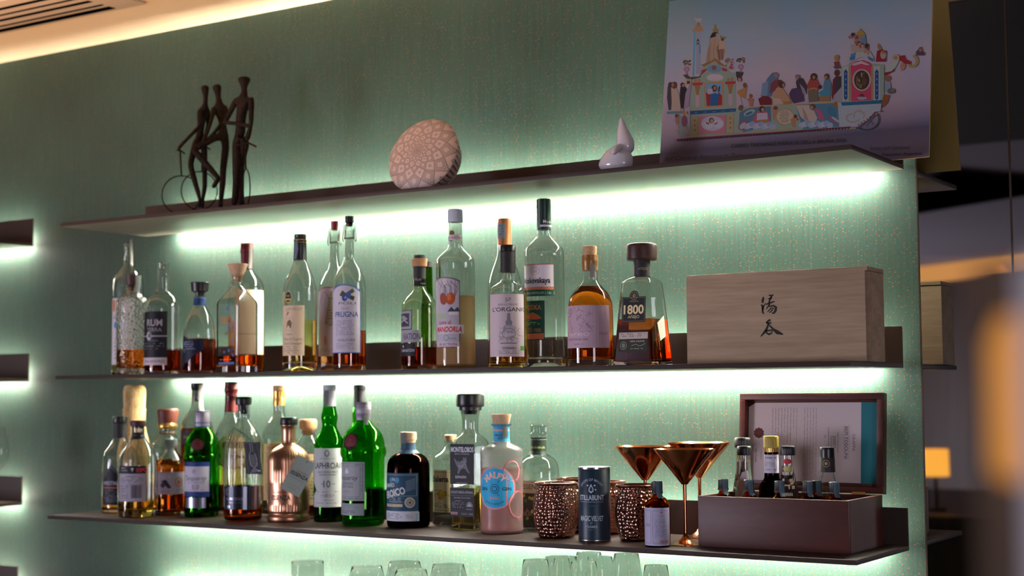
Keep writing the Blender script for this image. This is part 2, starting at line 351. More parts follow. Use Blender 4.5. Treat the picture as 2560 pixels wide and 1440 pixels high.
# ------------------------------------------------------------------ a vessel that stands on a shelf
class Bot:
    def __init__(s, name, label, u, vb, vt, y=None, z=None, r=None, cat='bottle', group=None, um=None):
        z = ZM if z is None else z; um = um if um is not None else u
        if y is None:
            p = PZ(u, vb, z); d = Vector((p.x-CAM.x, p.y-CAM.y, 0)).normalized(); k = pix(p)[2]/F; p = p+d*(r*k)
            lim = YB-r*k-.006
            if p.y > lim: p = PY(u, (vb+vt)/2, lim); vb = pix((p.x, lim, z))[1]
            s.x, s.y = p.x, p.y
        else: p = PY(um, (vb+vt)/2, y); s.x, s.y = p.x, y
        s.zs = z; s.k = pix((s.x, s.y, z+.1))[2]/F; s.vb, s.vt = vb, vt
        s.phi = math.atan2(CAM.y-s.y, CAM.x-s.x); s.err = zat(s.x, s.y, vb)-z; s.u = u
        s.root = thing(name, label, cat, (s.x, s.y, z), 0, group)
    def z(s, v): return zat(s.x, s.y, v)-s.zs-s.err*(v-s.vt)/(s.vb-s.vt)
    def ring(s, prof):
        out = []
        for p in prof:
            fl = 's' if p[-1] == 's' else ''; q = [a for a in p if a != 's']
            out.append((s.z(q[0]), q[1]*s.k, q[2] if len(q) > 2 else 1.0, fl))
        return out
    def body(s, prof, m, liquid=None, t=.0022, bt=.007, punt=0, rot=0, rip=None, name='glass_body', it=2, solid=False, lname='liquid'):
        p = soften(s.ring(prof), it); s.p = p; z0, a0, rf0 = p[0][:3]; s.rot = rot
        s.flat = rf0 < .9
        outer = [(z0+punt, a0*.02, rf0), (z0+punt*.8, a0*.45, rf0), (z0, a0*.88, rf0)]+[q[:3] for q in p]
        outer[3] = (z0+min(.002, bt*.3), a0, rf0)
        if solid: return obj(name, loft(bmesh.new(), outer, True, True, rot, rip), m, s.root)
        zi = z0+bt+punt; inn = []
        for q in p:
            if q[0] > zi: inn.append((q[0], max(q[1]-t, .002), q[2]))
        ib = s.rad(zi)-t
        inn = [(zi-.001, ib*.02, rf0), (zi-.001, ib*.6, rf0), (zi, ib*.93, rf0), (zi+.0025, ib, rf0)]+[q for q in inn if q[0] > zi+.003]
        o = obj(name, loft(bmesh.new(), outer+inn[::-1], True, True, rot, rip), m, s.root)
        if liquid:
            zl = s.z(liquid[0]); e = .00025
            L = [(q[0]-e, q[1]+e, q[2]) for q in inn if q[0] < zl-.001]
            rr = s.rad(zl)-t+e; L += [(zl, rr, inn[-1][2] if rf0 > .9 else L[-1][2]), (zl, rr*.02, L[-1][2])]
            obj(lname, loft(bmesh.new(), L, True, True, rot), liquid[1], s.root)
        return o
    def rad(s, z):
        p = s.p
        if z <= p[0][0]: return p[0][1]
        for a, b in zip(p, p[1:]):
            if a[0] <= z <= b[0]: return a[1]+(b[1]-a[1])*(z-a[0])/max(b[0]-a[0], 1e-9)
        return p[-1][1]
    def part(s, name, prof, m, it=1, label=None, rip=None, dx=0, tilt=0):
        p = soften(s.ring(prof), it); o = obj(name, loft(bmesh.new(), [q[:3] for q in p], True, True, 0, rip), m, s.root, 35)
        if label: o['label'] = label
        return o
    def decal(s, D, name='label', du=0, hw=None, off=.0003, m=None, label=None, face=None, v=None, pr=None):
        """du: pixel offset of the label's centre line seen from the camera; face: 'front'/'right' on square glass"""
        if face:
            def fn(x, y, L):
                z = s.z(y); r = s.rad(z)+off+L*EPS
                return (x*s.k, -r, z) if face == 'front' else (r, x*s.k, z)
            ys = [q.co.y for q in D.bm.verts]; return D.finish(name, fn, s.root, m, None, label, [min(ys)+(max(ys)-min(ys))*i/14 for i in range(1, 14)])
        ys = [q.co.y for q in D.bm.verts]; vm = v or (min(ys)+max(ys))/2
        rad = (lambda z: pr*s.k) if pr else s.rad
        r0 = rad(s.z(vm)); a0 = s.phi+math.asin(max(-1, min(1, du*s.k/r0)))
        def fn(x, y, L):
            z = s.z(y); r = rad(z)+off+L*EPS; a = a0+x*s.k/r0
            return (r*math.cos(a), r*math.sin(a), z)
        y0, y1 = min(ys), max(ys); yc = []
        if not pr:
            n = int((y1-y0)/9); zs = [s.rad(s.z(y0+(y1-y0)*i/(n+1))) for i in range(n+2)]
            yc = [y0+(y1-y0)*i/(n+1) for i in range(1, n+1) if abs(zs[i]*2-zs[i-1]-zs[i+1]) > 1e-5 or i in (1, n)]
        return D.finish(name, fn, s.root, m, r0/s.k*.14, label, yc)
def strap(s, name, pts, w, m, label=None, off=.0006, pr=None):
    """a paper seal strip that runs over the stopper and down the neck; pts: (du, v) pixel path"""
    bm = bmesh.new(); prev = None
    for du, v, r_ in pts:
        z = s.z(v); r = r_*s.k+off; a = s.phi+math.asin(max(-.95, min(.95, du/r_))); wa = w/2*s.k/r
        row = [bm.verts.new((r*math.cos(a+t*wa), r*math.sin(a+t*wa), z)) for t in (-1, -.5, 0, .5, 1)]
        if prev:
            for k in range(4): bm.faces.new((prev[k], row[k], row[k+1], prev[k+1]))
        prev = row
    bmesh.ops.solidify(bm, geom=bm.faces[:], thickness=.0003)
    o = obj(name, bm, m, s.root, 60)
    if label: o['label'] = label
    return o
# ================================================================== MIDDLE SHELF, left to right
def mid():
    # 1 tall clear bottle at the far left, behind the textured decanter
    b = Bot('spirit_bottle', 'tall clear bottle with white bird label, leftmost on the middle shelf', 320, 932, 600, y=-.12)
    b.body([(932, 38), (925, 39), (720, 39), (694, 36), (672, 22), (660, 11), (625, 10, 's'), (622, 12), (610, 12), (608, 10), (604, 10, 's')], G_CLEAR, (895, L_PALE))
    b.part('stopper', [(609, 8), (603, 9, 's'), (598, 9, 's')], M_BLACK)
    D = Decal().rect(-34, 744, 30, 905, 'b9b4be').text('AGUARDIENTE', 0, 790, 9, '5a5560', 56).rect(-36, 748, -22, 776, 'b05a28').ell(-20, 809, 6, 8, '3c86b8')
    D.poly([(-12, 806), (16, 820), (22, 824), (6, 822), (-4, 816)], '2c2a34').micro(-24, 840, 24, 896, 6, '8f8a98', 2)
    b.decal(D, du=-14)
    strap(b, 'tax_seal', [(4, 600, 12), (6, 618, 12), (8, 640, 12), (8, 680, 12)], 9, M_TAPE2, 'pale paper seal strip')
    # 2 textured decanter
    b = Bot('spirit_decanter', 'dimpled clear decanter with a finger of amber rum, in front of the leftmost bottle', 331, 933, 688, y=-.235)
    def rip(z): return (.0007, 18) if .018 < z < .125 else (0, 0)
    b.body([(933, 39), (926, 40), (916, 38), (760, 40), (746, 37, .9), (738, 22), (726, 16), (712, 13), (712, 13, 's')], G_DIMPLE, (872, L_AMBER), bt=.016)
    b.part('stopper', [(730, 10), (714, 13, 's'), (712, 16, 's'), (688, 20, 's')], M_BROWNCAP)
    strap(b, 'tax_seal', [(14, 690, 21), (14, 710, 20), (10, 730, 17)], 20, M_TAPE, 'blue-grey paper seal strip')
    # 3 black label, uncorked
    b = Bot('spirit_bottle', 'round-shouldered clear bottle with large black label and open neck', 407, 928, 657, y=-.23)
    b.body([(928, 44), (920, 45), (775, 45), (752, 42), (738, 30), (731, 18), (722, 16), (690, 14), (668, 14), (660, 16), (657, 16, 's')], G_CLEAR, (870, L_DARK), bt=.011)
    D = Decal().rect(-44, 777, 34, 906, '14141a').text('RUM', 0, 804, 16, '8e8a92', 44, .02).text('TERRA', 0, 821, 9, '7a7680', 42).ell(-14, 836, 8, 10, 'b0acb4').ell(-12, 835, 5, 7, '55525c')
    D.rect(-44, 835, 34, 838, '8a8890').micro(-36, 846, 28, 872, 4, '5a5862', 5).rect(-44, 888, 34, 906, 'b4aab0').text('SAN ANDRES', -2, 897, 6, '5a4a58', 60)
    b.decal(D, du=-22)
    # 4 small dome bottle
    b = Bot('spirit_bottle', 'squat dome-shouldered bottle with black stopper and blue neck band', 499, 927, 706, y=-.235)
    b.body([(927, 40), (920, 41), (850, 41), (812, 38), (788, 30), (770, 18), (760, 15), (728, 14, 's'), (726, 17), (722, 17, 's')], G_CLEAR, (843, L_DARK), bt=.009)
    b.part('stopper', [(740, 11), (729, 12, 's'), (728, 20, 's'), (712, 22, 's'), (707, 23, 's'), (706, 22, 's')], M_BLACK)
    D = Decal().rect(-40, 742, 40, 762, '16325e').rect(-40, 744, 40, 745.5, '6a86b0').rect(-40, 758, 40, 759.5, '6a86b0'); b.decal(D, 'neck_band', 0, v=752)
    D = Decal().poly([(-34, 832), (-22, 840), (-6, 845), (14, 846), (30, 846), (30, 868), (18, 876), (4, 884), (-10, 896), (-16, 902), (-34, 902)], '101830')
    D.micro(-30, 850, 14, 872, 4, '6c7690', 8).ring(-26, 872, 4, 4, 1, '8a90a4').ring(-26, 856, 4, 4, 1, '8a90a4'); b.decal(D, du=-18)
    # 6 red capsule, behind the square decanter
    b = Bot('spirit_bottle', 'tall clear bottle with dark red capsule and cream label behind the square decanter', 616, 926, 609, y=-.115)
    b.body([(926, 44), (920, 45), (722, 45), (704, 41), (688, 28), (676, 16), (668, 14), (612, 14, 's')], G_CLEAR, (800, L_ORANGE))
    b.part('capsule', [(672, 15, 's'), (632, 15.5, 's'), (630, 17), (622, 17), (620, 16, 's'), (609, 15.5, 's')], M_REDFOIL)
    strap(b, 'tax_seal', [(10, 618, 18), (10, 640, 17), (9, 672, 16)], 11, M_TAPE2, 'pale paper seal strip')
    b.decal(Decal().rect(-44, 724, 40, 880, 'd8b898').rect(-40, 830, 34, 832, 'a88a70'), du=14)
    # 5 square decanter
    b = Bot('square_decanter', 'square clear decanter with flared wood stopper and blue star print', 593, 926, 660, y=-.245)
    b.body([(926, 37, .12, 's'), (760, 37, .12, 's'), (753, 36, .14, 's'), (718, 15, .6), (710, 12), (692, 12), (690, 15), (684, 15, 's')], G_CLEAR, (885, L_AMBER), bt=.016, t=.003, it=1)
    b.part('stopper', [(704, 10), (690, 11, 's'), (688, 15), (674, 21), (662, 26, 's'), (660, 25, 's')], M_PALEWOOD)
    D = Decal().text('RUM', -2, 797, 15, 'a8642c', 34, .03).text('PANAMA', -2, 815, 7, '8e7a70', 40).rect(-6, 828, 12, 834, '14141a').text('RUM', 3, 831, 4, 'c8a860', 12)
    for x, y, r_ in ((2, 770, 7), (8, 816, 5), (18, 850, 6), (8, 872, 6), (-8, 876, 5), (22, 884, 5)):
        D.poly([(x+(r_ if k % 2 == 0 else r_*.45)*math.sin(k*PI/5), y-(r_ if k % 2 == 0 else r_*.45)*math.cos(k*PI/5)) for k in range(10)], '36569a')
    D.rect(-26, 900, 26, 906, '3c5a98').micro(-22, 893, 22, 898, 1, 'c08050', 3); b.decal(D, 'printed_stars', face='front')
    # 7 cognac
    b = Bot('cognac_bottle', 'slender cognac bottle with black capsule and pale cream label', 752, 927, 586, y=-.21, um=750)
    b.body([(927, 42), (918, 43), (745, 43), (716, 41), (690, 33), (665, 21), (648, 15), (600, 14, 's')], G_CLEAR, (800, L_PALE), punt=.014)
    b.part('capsule', [(650, 17, 's'), (604, 15.5, 's'), (602, 16.5), (598, 16), (596, 14, 's'), (594, 15, 's'), (587, 15, 's'), (586, 14, 's')], M_BLACK)
    D = Decal().rect(-40, 599, 40, 601, 'b08840').rect(-40, 606, 40, 607, 'b08840'); b.decal(D, 'neck_trim', 0, v=605, pr=16.6)
    b.decal(Decal().poly([(-7, 604), (2, 606), (4, 624), (-2, 648), (-9, 648)], '5c6478'), 'seal_tape', -8, v=625, pr=17)
    D = Decal().rect(-36, 764, 32, 887, 'c6b296').text('J.PEYROT', 4, 773, 6.5, '8a7860', 46, 0).poly([(-18, 790), (-12, 778), (-8, 782), (-14, 788)], '7a6448').frame(-20, 794, 4, 826, 1, 'a8946c')
    D.poly([(-16, 820), (-14, 804), (-6, 798), (0, 806), (-2, 822), (-10, 812)], '6a5438').text('Cognac', -8, 834, 4.5, '6a5a40', 20, 0, .3).text('Poire & Cognac', 0, 846, 7, '6a8048', 54, 0, .1).text('Grand Champagne', 0, 857, 6, '7a6a4a', 50, 0, .3)
    D.micro(-32, 864, 24, 884, 4, '9a8a70', 4).ell(-12, 743, 12, 15, 'c8b070').ell(-12, 743, 10.5, 13.5, '1a1a20').text('GOLD', -12, 740, 4, 'a8a080', 14).rect(-21, 747, -3, 751, 'c0a040')
    b.decal(D, du=-20)
    # 8, 9 swing-top pair
    def swing(b, zt_, cx, hw, col):
        k = b.k; wires = bmesh.new(); zt2 = b.z(zt_); zb2 = b.z(zt_+52); r = 15*k; a = b.phi+PI/2
        for sgn in (1, -1):
            dx, dy = math.cos(a)*sgn, math.sin(a)*sgn; fx, fy = math.cos(b.phi), math.sin(b.phi)
            tube(wires, [(dx*7*k, dy*7*k, zt2), (dx*13*k, dy*13*k, zt2-6*k), (dx*17*k, dy*17*k, zb2+6*k), (dx*17*k+fx*4*k, dy*17*k+fy*4*k, zb2), (dx*15*k, dy*15*k, zb2-3*k), (dx*12*k, dy*12*k, zb2+4*k), (dx*12*k, dy*12*k, (zt2+zb2)/2)], .0011, 6)
        tube(wires, [(math.cos(t)*12.5*k, math.sin(t)*12.5*k, zb2+5*k) for t in (2*PI*i/20 for i in range(20))], .0009, 6, True)
        obj('wire_bail', wires, M_WIRE, b.root)
    b = Bot('swing_top_bottle', 'swing-top bottle with red stopper, behind the plum liqueur', 836, 925, 553, y=-.13)
    b.body([(925, 39), (918, 40), (742, 40), (712, 38), (690, 28), (668, 15), (650, 11), (590, 11), (586, 13), (578, 13), (570, 11, 's')], G_CLEAR, (868, L_AMBER), punt=.01)
    b.part('stopper', [(576, 7, 's'), (571, 8), (568, 9, 's'), (553, 10, 's')], M_RED); swing(b, 558, 0, 0, 0)
    D = Decal().poly([(-34, 886)]+[(-34+68*t, 716+10*(2*t-1)**2) for t in (0, .25, .5, .75, 1)]+[(34, 886)], 'b8a4ac').poly([(-34+68*t, 716+10*(2*t-1)**2) for t in (0, .25, .5, .75, 1)]+[(34-68*t, 719+10*(1-2*t)**2) for t in (0, .25, .5, .75, 1)], '8a3a3c')
    D.line([(-24, 760), (-16, 738), (-8, 728), (2, 740), (10, 768)], 1.2, '6a5a8a').rect(-8, 838, -2, 858, 'c87850').micro(-24, 868, 20, 884, 3, '9a8088', 9); b.decal(D, du=-18)
    D = Decal().poly([(-17, 808), (-4, 728), (12, 728), (28, 804), (20, 812), (0, 812)], '8a7c68').micro(-8, 745, 14, 800, 8, '5a4c3c', 3, .7); b.decal(D, 'paper_tag', -6, off=.003, label='folded brown paper tag')
    b = Bot('swing_top_bottle', 'swing-top plum liqueur with black stopper and blue-edged white label', 873.5, 923, 541, y=-.235)
    b.body([(923, 41), (916, 42), (735, 42), (700, 40), (678, 32), (660, 19), (648, 13), (635, 11), (580, 11), (576, 13), (566, 13), (560, 11, 's')], G_CLEAR, (824, L_RUST), punt=.006)
    b.part('stopper', [(566, 7, 's'), (561, 8), (558, 9, 's'), (556, 11, 's'), (541, 11, 's')], M_BLACK); swing(b, 548, 0, 0, 0)
    ar = [(-46+88*t, 711+16*(2*t-1)**2) for t in [i/10 for i in range(11)]]
    D = Decal().poly([(-46, 880)]+ar+[(42, 880)], '3c62a0').poly([(-44, 878)]+[(x*.955, y+3) for x, y in ar]+[(40, 878)], 'b4b0be')
    D.poly([(-14, 738), (-6, 726), (4, 734), (0, 746)], '3c4c30').poly([(8, 730), (20, 722), (26, 730), (14, 736)], '4c5c38').poly([(14, 738), (26, 742), (22, 752), (10, 746)], '34442c').ell(0, 745, 7, 8, '3a4a80').ell(9, 738, 7, 8, '46569a').ell(2, 744, 2.5, 3, '8a98c8')
    D.text('POLI', 6, 758, 6, '4a4a5a', 44, 0).text('Liqueur', 2, 770, 5, '7a7a88', 22, 0, .3).text('PRUGNA', 4, 785, 13, '1e3a86', 62, .01).micro(-28, 800, 30, 838, 9, '8a88a0', 6)
    D.text('LIQUORE', 4, 848, 6, '4a4a6a', 46, 0).micro(-24, 856, 26, 872, 4, '8a88a0', 7); b.decal(D, du=-12)
    # 10 nation
    b = Bot('rum_bottle', 'squat rum bottle with wood-ringed stopper, silver and black labels', 1048, 919, 638, y=-.20, um=1049)
    b.body([(919, 45), (912, 46), (775, 46), (752, 42), (738, 30), (728, 19), (715, 16), (662, 15, 's')], G_OLIVE, (864, L_DARK), punt=.004)
    b.part('foil', [(714, 15.5, 's'), (666, 16, 's')], M_MATTE); b.decal(Decal().text('Rum', -4, 698, 7, '8a8890', 16, 0, .3).text('Nation', 10, 708, 4, '8a8890', 14), 'neck_print', 0, v=700, pr=16)
    b.part('wood_ring', [(666, 19, 's'), (648, 20, 's'), (647, 19, 's')], M_CORKR, label='light wood ring'); b.part('stopper', [(648, 14, 's'), (638, 14, 's')], M_MATTE)
    D = Decal().rect(-48, 774, 6, 822, '24242c').rect(-46, 776, 4, 820, '8c8c98').rect(-40, 782, -2, 814, '34343e').line([(-36, 792), (-22, 788), (-8, 796)], 2, 'a8a8b4').line([(-36, 804), (-20, 798), (-6, 806)], 3, '9a9aa8').ell(-20, 795, 9, 6, '8a8a98')
    D.rect(-46, 823, 24, 852, '8e8a98').text('NATION', 2, 838, 15, '4a4a58', 50, .02).rect(-46, 855, 14, 886, '16161c').text('RUM NATION', -10, 872, 7, 'a8a8b4', 44, .01).poly([(-24+(5 if k % 2 == 0 else 2)*math.sin(k*PI/5), 862-(5 if k % 2 == 0 else 2)*math.cos(k*PI/5)) for k in range(10)], 'b8b8c4')
    b.decal(D, du=-24, m=M_INK)
    # 11 almond cream liqueur
    b = Bot('cream_liqueur_bottle', 'tall bottle of cloudy almond cream liqueur with lilac-white screw cap', 1141, 920, 524, y=-.235, um=1139)
    b.body([(920, 48), (912, 49), (655, 49), (646, 47), (634, 34), (622, 20), (612, 18), (556, 17, 's')], G_CLEAR, (740, M_CREAM), t=.0026)
    b.part('screw_cap', [(556, 18.5, 's'), (550, 19, 's'), (527, 18.5, 's'), (524, 17, 's')], M_WHITE, rip=lambda z: (.0004, 40))
    b.decal(Decal().ell(-4, 584, 8, 7, '6a4a30').rect(-40, 588, 24, 602, 'b8b0b8').text('LATTE SELECTION', 0, 595, 5, '8a2a3a', 50), 'neck_label', -6, v=590)
    ar = [(-48+84*t, 694+10*(2*t-1)**2) for t in [i/8 for i in range(9)]]
    D = Decal().poly([(-48, 862)]+ar+[(36, 862), (20, 868), (-20, 868)], '6a5a62').poly([(-45, 858)]+[(x*.93, y+3) for x, y in ar]+[(33, 858)], 'a6a2ae')
    q = random.Random(5)
    for k in range(14): x = -20+q.random()*44; D.line([(x, 745), (x+q.uniform(-10, 10), 722), (x+q.uniform(-22, 14), 704)], 1.0, '5a4440', same=k > 0)
    D.ell(-8, 748, 11, 15, '8a3a1c', rot=-.2).ell(12, 748, 12, 15, 'a04a24', rot=.2).ell(9, 744, 5, 9, 'b8623a').ell(-4, 706, 6, 8, 'b8b0a8').poly([(4, 780), (14, 768), (22, 776), (30, 768), (36, 780)], '3c3c50').rect(8, 780, 32, 788, 'c8bcc0').rect(-30, 784, 0, 796, '98a88c')
    D.text('Latte di', -4, 806, 9, 'a03040', 36, .01, .3).rect(-30, 812, 46, 834, 'bcb4bc').text('MANDORLA', 4, 823, 13, 'b02030', 72, .03, .25).ring(0, 844, 7, 7, 1.2, '4a7a6a').text('CERTIFIED', 16, 846, 3, '6a7a78', 20).rect(-34, 854, 34, 866, 'b4aeb8').text('SELECTION', 2, 860, 6, '8a2a3a', 50, .01)
    b.decal(D, du=-24)
    # 12 tall slender behind
    b = Bot('spirit_bottle', 'tall bell-shaped bottle with orange-brown capsule behind the cognac with floral etching', 1262, 918, 547, y=-.12)
    b.body([(918, 43), (910, 44), (740, 44), (705, 43), (675, 34), (645, 22), (620, 17), (560, 16, 's')], G_CLEAR, (890, L_LAGER))
    b.part('capsule', [(614, 18, 's'), (562, 17, 's'), (558, 17.5, 's'), (548, 17, 's'), (547, 15, 's')], M_ORFOIL)
    b.decal(Decal().rect(-16, 560, 10, 597, '6c7478').micro(-12, 564, 6, 592, 4, '4a5460', 3), 'tax_seal', -7, v=580, pr=18.3)
    # 13 organic cognac
    b = Bot('cognac_bottle', 'flat-shouldered cognac bottle with white label of a drawn still', 1269, 918, 613, y=-.245, um=1270)
    b.body([(918, 47), (911, 48), (738, 48), (720, 46), (709, 30), (702, 17), (690, 15), (640, 15, 's')], G_CLEAR, (736, L_LAGER), bt=.01)
    b.part('foil', [(681, 19, 's'), (634, 20, 's'), (630, 20, 's')], M_MATTE); b.part('stopper', [(630, 19, 's'), (628, 20.5, 's'), (616, 20.5, 's'), (613, 19, 's')], M_BLACK)
    D = Decal().rect(-58, 737, 46, 891, 'b6a8ae').text('JLP', 0, 750, 9, '3a3a44', 14, 0).text('JEAN-LUC PASQUET', 0, 763, 5, '4a4450', 52, 0).text("L'ORGANIC", 4, 775, 10, '23222c', 94, .008)
    q = random.Random(3)
    for k in range(70):
        a = q.random()*2*PI; rr = q.random()**.5; x, y = 3+30*rr*math.cos(a), 838+24*rr*math.sin(a)
        D.line([(x, y), (x+q.uniform(-4, 4), y+q.uniform(-4, 4)), (x+q.uniform(-7, 7), y+q.uniform(-3, 6))], .8, '6a6874', same=k > 0)
    D.ell(2, 822, 15, 10, '8a8690').ell(2, 822, 13, 8, 'a098a2').poly([(-2, 784), (5, 784), (6, 800), (11, 806), (9, 814), (-5, 814), (-7, 806), (-3, 800)], '77747f').ring(2, 834, 17, 13, 1.2, '5a5864').line([(-20, 858), (22, 858)], 2, '5c5a66')
    D.text('COGNAC', 3, 870, 5.5, '2a2830', 36, .02).micro(-26, 876, 30, 886, 3, '7a727c', 4).rect(32, 865, 45, 876, '4a8a30'); b.decal(D, du=0)
    # 14 vodka
    b = Bot('vodka_bottle', 'tall clear vodka bottle with green capsule, white and green labels', 1363, 916, 498, y=-.17, um=1361)
    b.body([(916, 51), (906, 53, 's'), (890, 52), (640, 50), (622, 49), (608, 36), (594, 20), (585, 17), (560, 16, 's')], G_CLEAR, (848, L_CLEAR), punt=.012)
    b.part('capsule', [(574, 18, 's'), (520, 18.5, 's'), (518, 19), (500, 18, 's'), (498, 16, 's')], M_GREENCAP)
    b.decal(Decal().text('Mosk', 6, 555, 8, 'c0c4cc', 24, .01).rect(-16, 563, 26, 568, 'b0b4bc'), 'cap_print', 4, v=560, pr=18.6)
    strap(b, 'tax_seal', [(-12, 500, 19), (-12, 530, 19), (-12, 570, 18.5)], 7, M_TAPE)
    D = Decal().rect(-54, 662, 40, 718, 'bdb6be').rect(-54, 662, 40, 664, 'a04030').text('AA', -8, 680, 8, 'a87848', 12).ring(-8, 680, 12, 9, 1, 'a87848').text('Moskovskaya', -10, 702, 13, '25202c', 82, .03).rect(-54, 718, 40, 725, 'b06a4c').rect(-54, 725, 40, 741, '1e4a3c').text('TRIPLE DISTILLED | 1.0L', -4, 733, 5, '9ab0a4', 76)
    D.rect(-50, 752, 16, 848, '1c2430').rect(-48, 754, 14, 846, '1c4a3c').text('VODKA', -16, 768, 12, 'b06e4c', 48, .02).poly([(-38, 794), (-28, 784), (-14, 780), (2, 788), (10, 796), (-10, 798)], 'a85c40').micro(-34, 804, 6, 812, 2, '9aaaa0', 5).text('ESTD 1900', -16, 824, 9, 'a86a4c', 46, .02).rect(-48, 832, 14, 846, 'b06848')
    b.decal(D, du=-16)
    # 15 orange gin
    b = Bot('gin_bottle', 'round bottle of orange gin with cork and crackled mauve label', 1476, 913, 615, y=-.22)
    b.body([(913, 57), (904, 58, 's'), (780, 57), (752, 55), (732, 46), (718, 32), (706, 22), (696, 18), (640, 18, 's')], G_CLEAR, (716, L_ORANGE), bt=.016)
    b.part('cork_stopper', [(642, 17, 's'), (618, 18, 's'), (616, 17, 's'), (615, 15, 's')], M_CORK); b.part('foil', [(676, 20, 's'), (660, 20.5), (652, 21.5, 's'), (646, 20.5), (638, 20.5, 's')], M_AMBFOIL, label='translucent amber seal')
    strap(b, 'tax_seal', [(6, 660, 21), (8, 672, 20), (8, 694, 19.5)], 18, M_TAPE2)
    D = Decal().rect(-72, 764, 66, 868, 'a48c9a'); q = random.Random(11)
    for k in range(30):
        x, y = -30+q.uniform(-30, 42), 764+q.random()**1.6*56; D.line([(x, y), (x+q.uniform(-9, 9), y+q.uniform(2, 9)), (x+q.uniform(-14, 14), y+q.uniform(6, 16))], .9, '5a4860', same=k > 0)
    D.text('oreo', -22, 833, 12, 'bcaab4', 62, .004).text('TRADITIONAL GIN.', -26, 847, 5, '4a3c52', 66, 0).micro(-34, 858, 0, 862, 1, '6a5a70', 2).micro(34, 830, 60, 838, 2, '6a5a70', 7); b.decal(D, du=-12)
    # 16 1800
    b = Bot('tequila_bottle', 'trapezoid tequila bottle with fat dark wood stopper and black label', 1612, 910, 609, y=-.21, um=1606)
    b.body([(910, 57, .16, 's'), (904, 57, .16, 's'), (712, 41, .2), (702, 38, .3), (695, 30, .5), (690, 20), (684, 19), (655, 19, 's')], G_CLEAR, (796, L_DARKAMB), bt=.008, it=1)
    b.part('stopper', [(650, 37, 's'), (646, 39), (616, 39), (611, 37), (609, 30, 's')], M_DKWOOD, it=2); b.part('neck_wrap', [(692, 21, 's'), (650, 21, 's')], M_MATTE)
    b.decal(Decal().text('AÑEJO', 2, 672, 6, '7a7468', 24), 'neck_print', 0, v=672, pr=21)
    D = Decal().rect(-33, 742, 33, 804, '15151a').ell(0, 740, 13, 13, '15151a').frame(-31, 744, 31, 802, 1, '6a6048').ring(0, 740, 10, 10, 1.2, '8a7a50').ell(0, 740, 5, 6, '6a6048').text('TEQUILA', 0, 753, 3.5, '7a7050', 26).text('1800', 0, 773, 21, 'c8b68a', 56, .03).text('AÑEJO', 0, 791, 7, 'b0a078', 32)
    D.rect(-39, 829, 41, 845, 'a89c94').micro(-34, 832, 36, 842, 2, '6a605c', 4).rect(-39, 845, 41, 876, '24241f').text('100% AGAVE', 12, 851, 4, 'a09a80', 40).line([(-4, 862), (8, 858), (20, 863), (34, 857)], 1, 'a09a80').ring(-26, 861, 9, 10, 1.3, '8a8870').ell(-26, 861, 5, 6, '6c6a54').micro(-6, 868, 34, 872, 1, '8a8870', 3)
    b.decal(D, face='front')
    b.decal(Decal().poly([(-16, 806), (24, 786), (24, 838), (-8, 850)], 'b4b6a8'), 'side_label', face='right', label='cream side label')
    # small green bottle behind the rum bottle and shoulder of the almond liqueur
    b = Bot('spirit_bottle', 'small green-tinted bottle mostly hidden behind the squat rum bottle', 1070, 918, 664, y=-.10)
    b.body([(918, 17), (780, 17), (760, 16), (738, 12), (664, 11, 's')], G_OLIVEGREEN, (785, L_CLEAR))
    b.part('stopper', [(668, 12, 's'), (655, 12, 's')], M_MATTE)
    # 17 wooden box
    gx0 = PY(1716, 800, -.255); gx1 = PY(2170, 790, -.255); zt2 = zat(gx0.x, -.255, 687); zt3 = zat(gx1.x, -.255, 673)
    H = (zt2+zt3)/2-ZM; W_ = gx1.x-gx0.x; DP = .085
    t = thing('wooden_gift_box', 'pale wooden gift box with black brush characters, right end of middle shelf', 'box', ((gx0.x+gx1.x)/2, -.255, ZM))
    bxo('box_body', -W_/2, .006, 0, W_/2, DP, H-.006, M_PAULO, t, .001); bxo('front_panel', -W_/2+.0005, 0, 0, W_/2-.004, .006, H-.004, M_PAULO, t, .0008)
    bxo('box_lid', -W_/2+.002, .001, H-.0055, W_/2, DP+.002, H+.002, M_PAULO, t, .001)
    D = Decal(); kk = W_/(2170-1716); cx = (1716+2170)/2
    def S(pts, w): D.line([((x/3.879+1660-cx), y/3.879+620) for x, y in pts], w, '0a0808', same=len(D.bm.faces) > 0)
    S([(1000, 470), (992, 500), (988, 530)], [3, 6, 4]); S([(975, 545), (985, 552), (990, 580), (988, 620), (1000, 635)], [3, 5, 5, 4, 3]); S([(985, 600), (1000, 560), (1018, 530)], [3, 3, 1.5])
    S([(1050, 455), (1075, 462), (1098, 455)], [2, 5, 3]); S([(1078, 465), (1062, 500), (1050, 530)], [4, 4, 3]); S([(1045, 492), (1065, 488), (1082, 486)], [2, 3, 2]); S([(1020, 545), (1060, 532), (1108, 518)], [3, 4.5, 3])
    S([(1060, 540), (1042, 565), (1025, 590)], [4, 3, 2]); S([(1050, 565), (1095, 558), (1118, 575), (1115, 605), (1098, 630), (1075, 632)], [3, 4, 6, 6, 5, 2]); S([(1078, 572), (1060, 595), (1035, 618)], [3, 3, 2]); S([(1095, 578), (1078, 605), (1055, 628)], [3, 3, 2])
    S([(1020, 722), (1040, 708), (1062, 695), (1048, 690)], [3, 5, 5, 3]); S([(1020, 722), (1045, 728), (1072, 722)], [3, 4, 4]); S([(1045, 728), (1030, 770), (1005, 812), (965, 855)], [5, 5, 6, 2.5])
    S([(1052, 745), (1085, 785), (1130, 820), (1182, 840)], [3, 5, 10, 3]); S([(1012, 800), (1030, 795), (1050, 800), (1072, 792)], [3, 4, 4, 3]); S([(1018, 802), (1028, 825), (1045, 836), (1078, 822)], [4, 4, 5, 4]); S([(1072, 795), (1080, 815)], [4, 3])
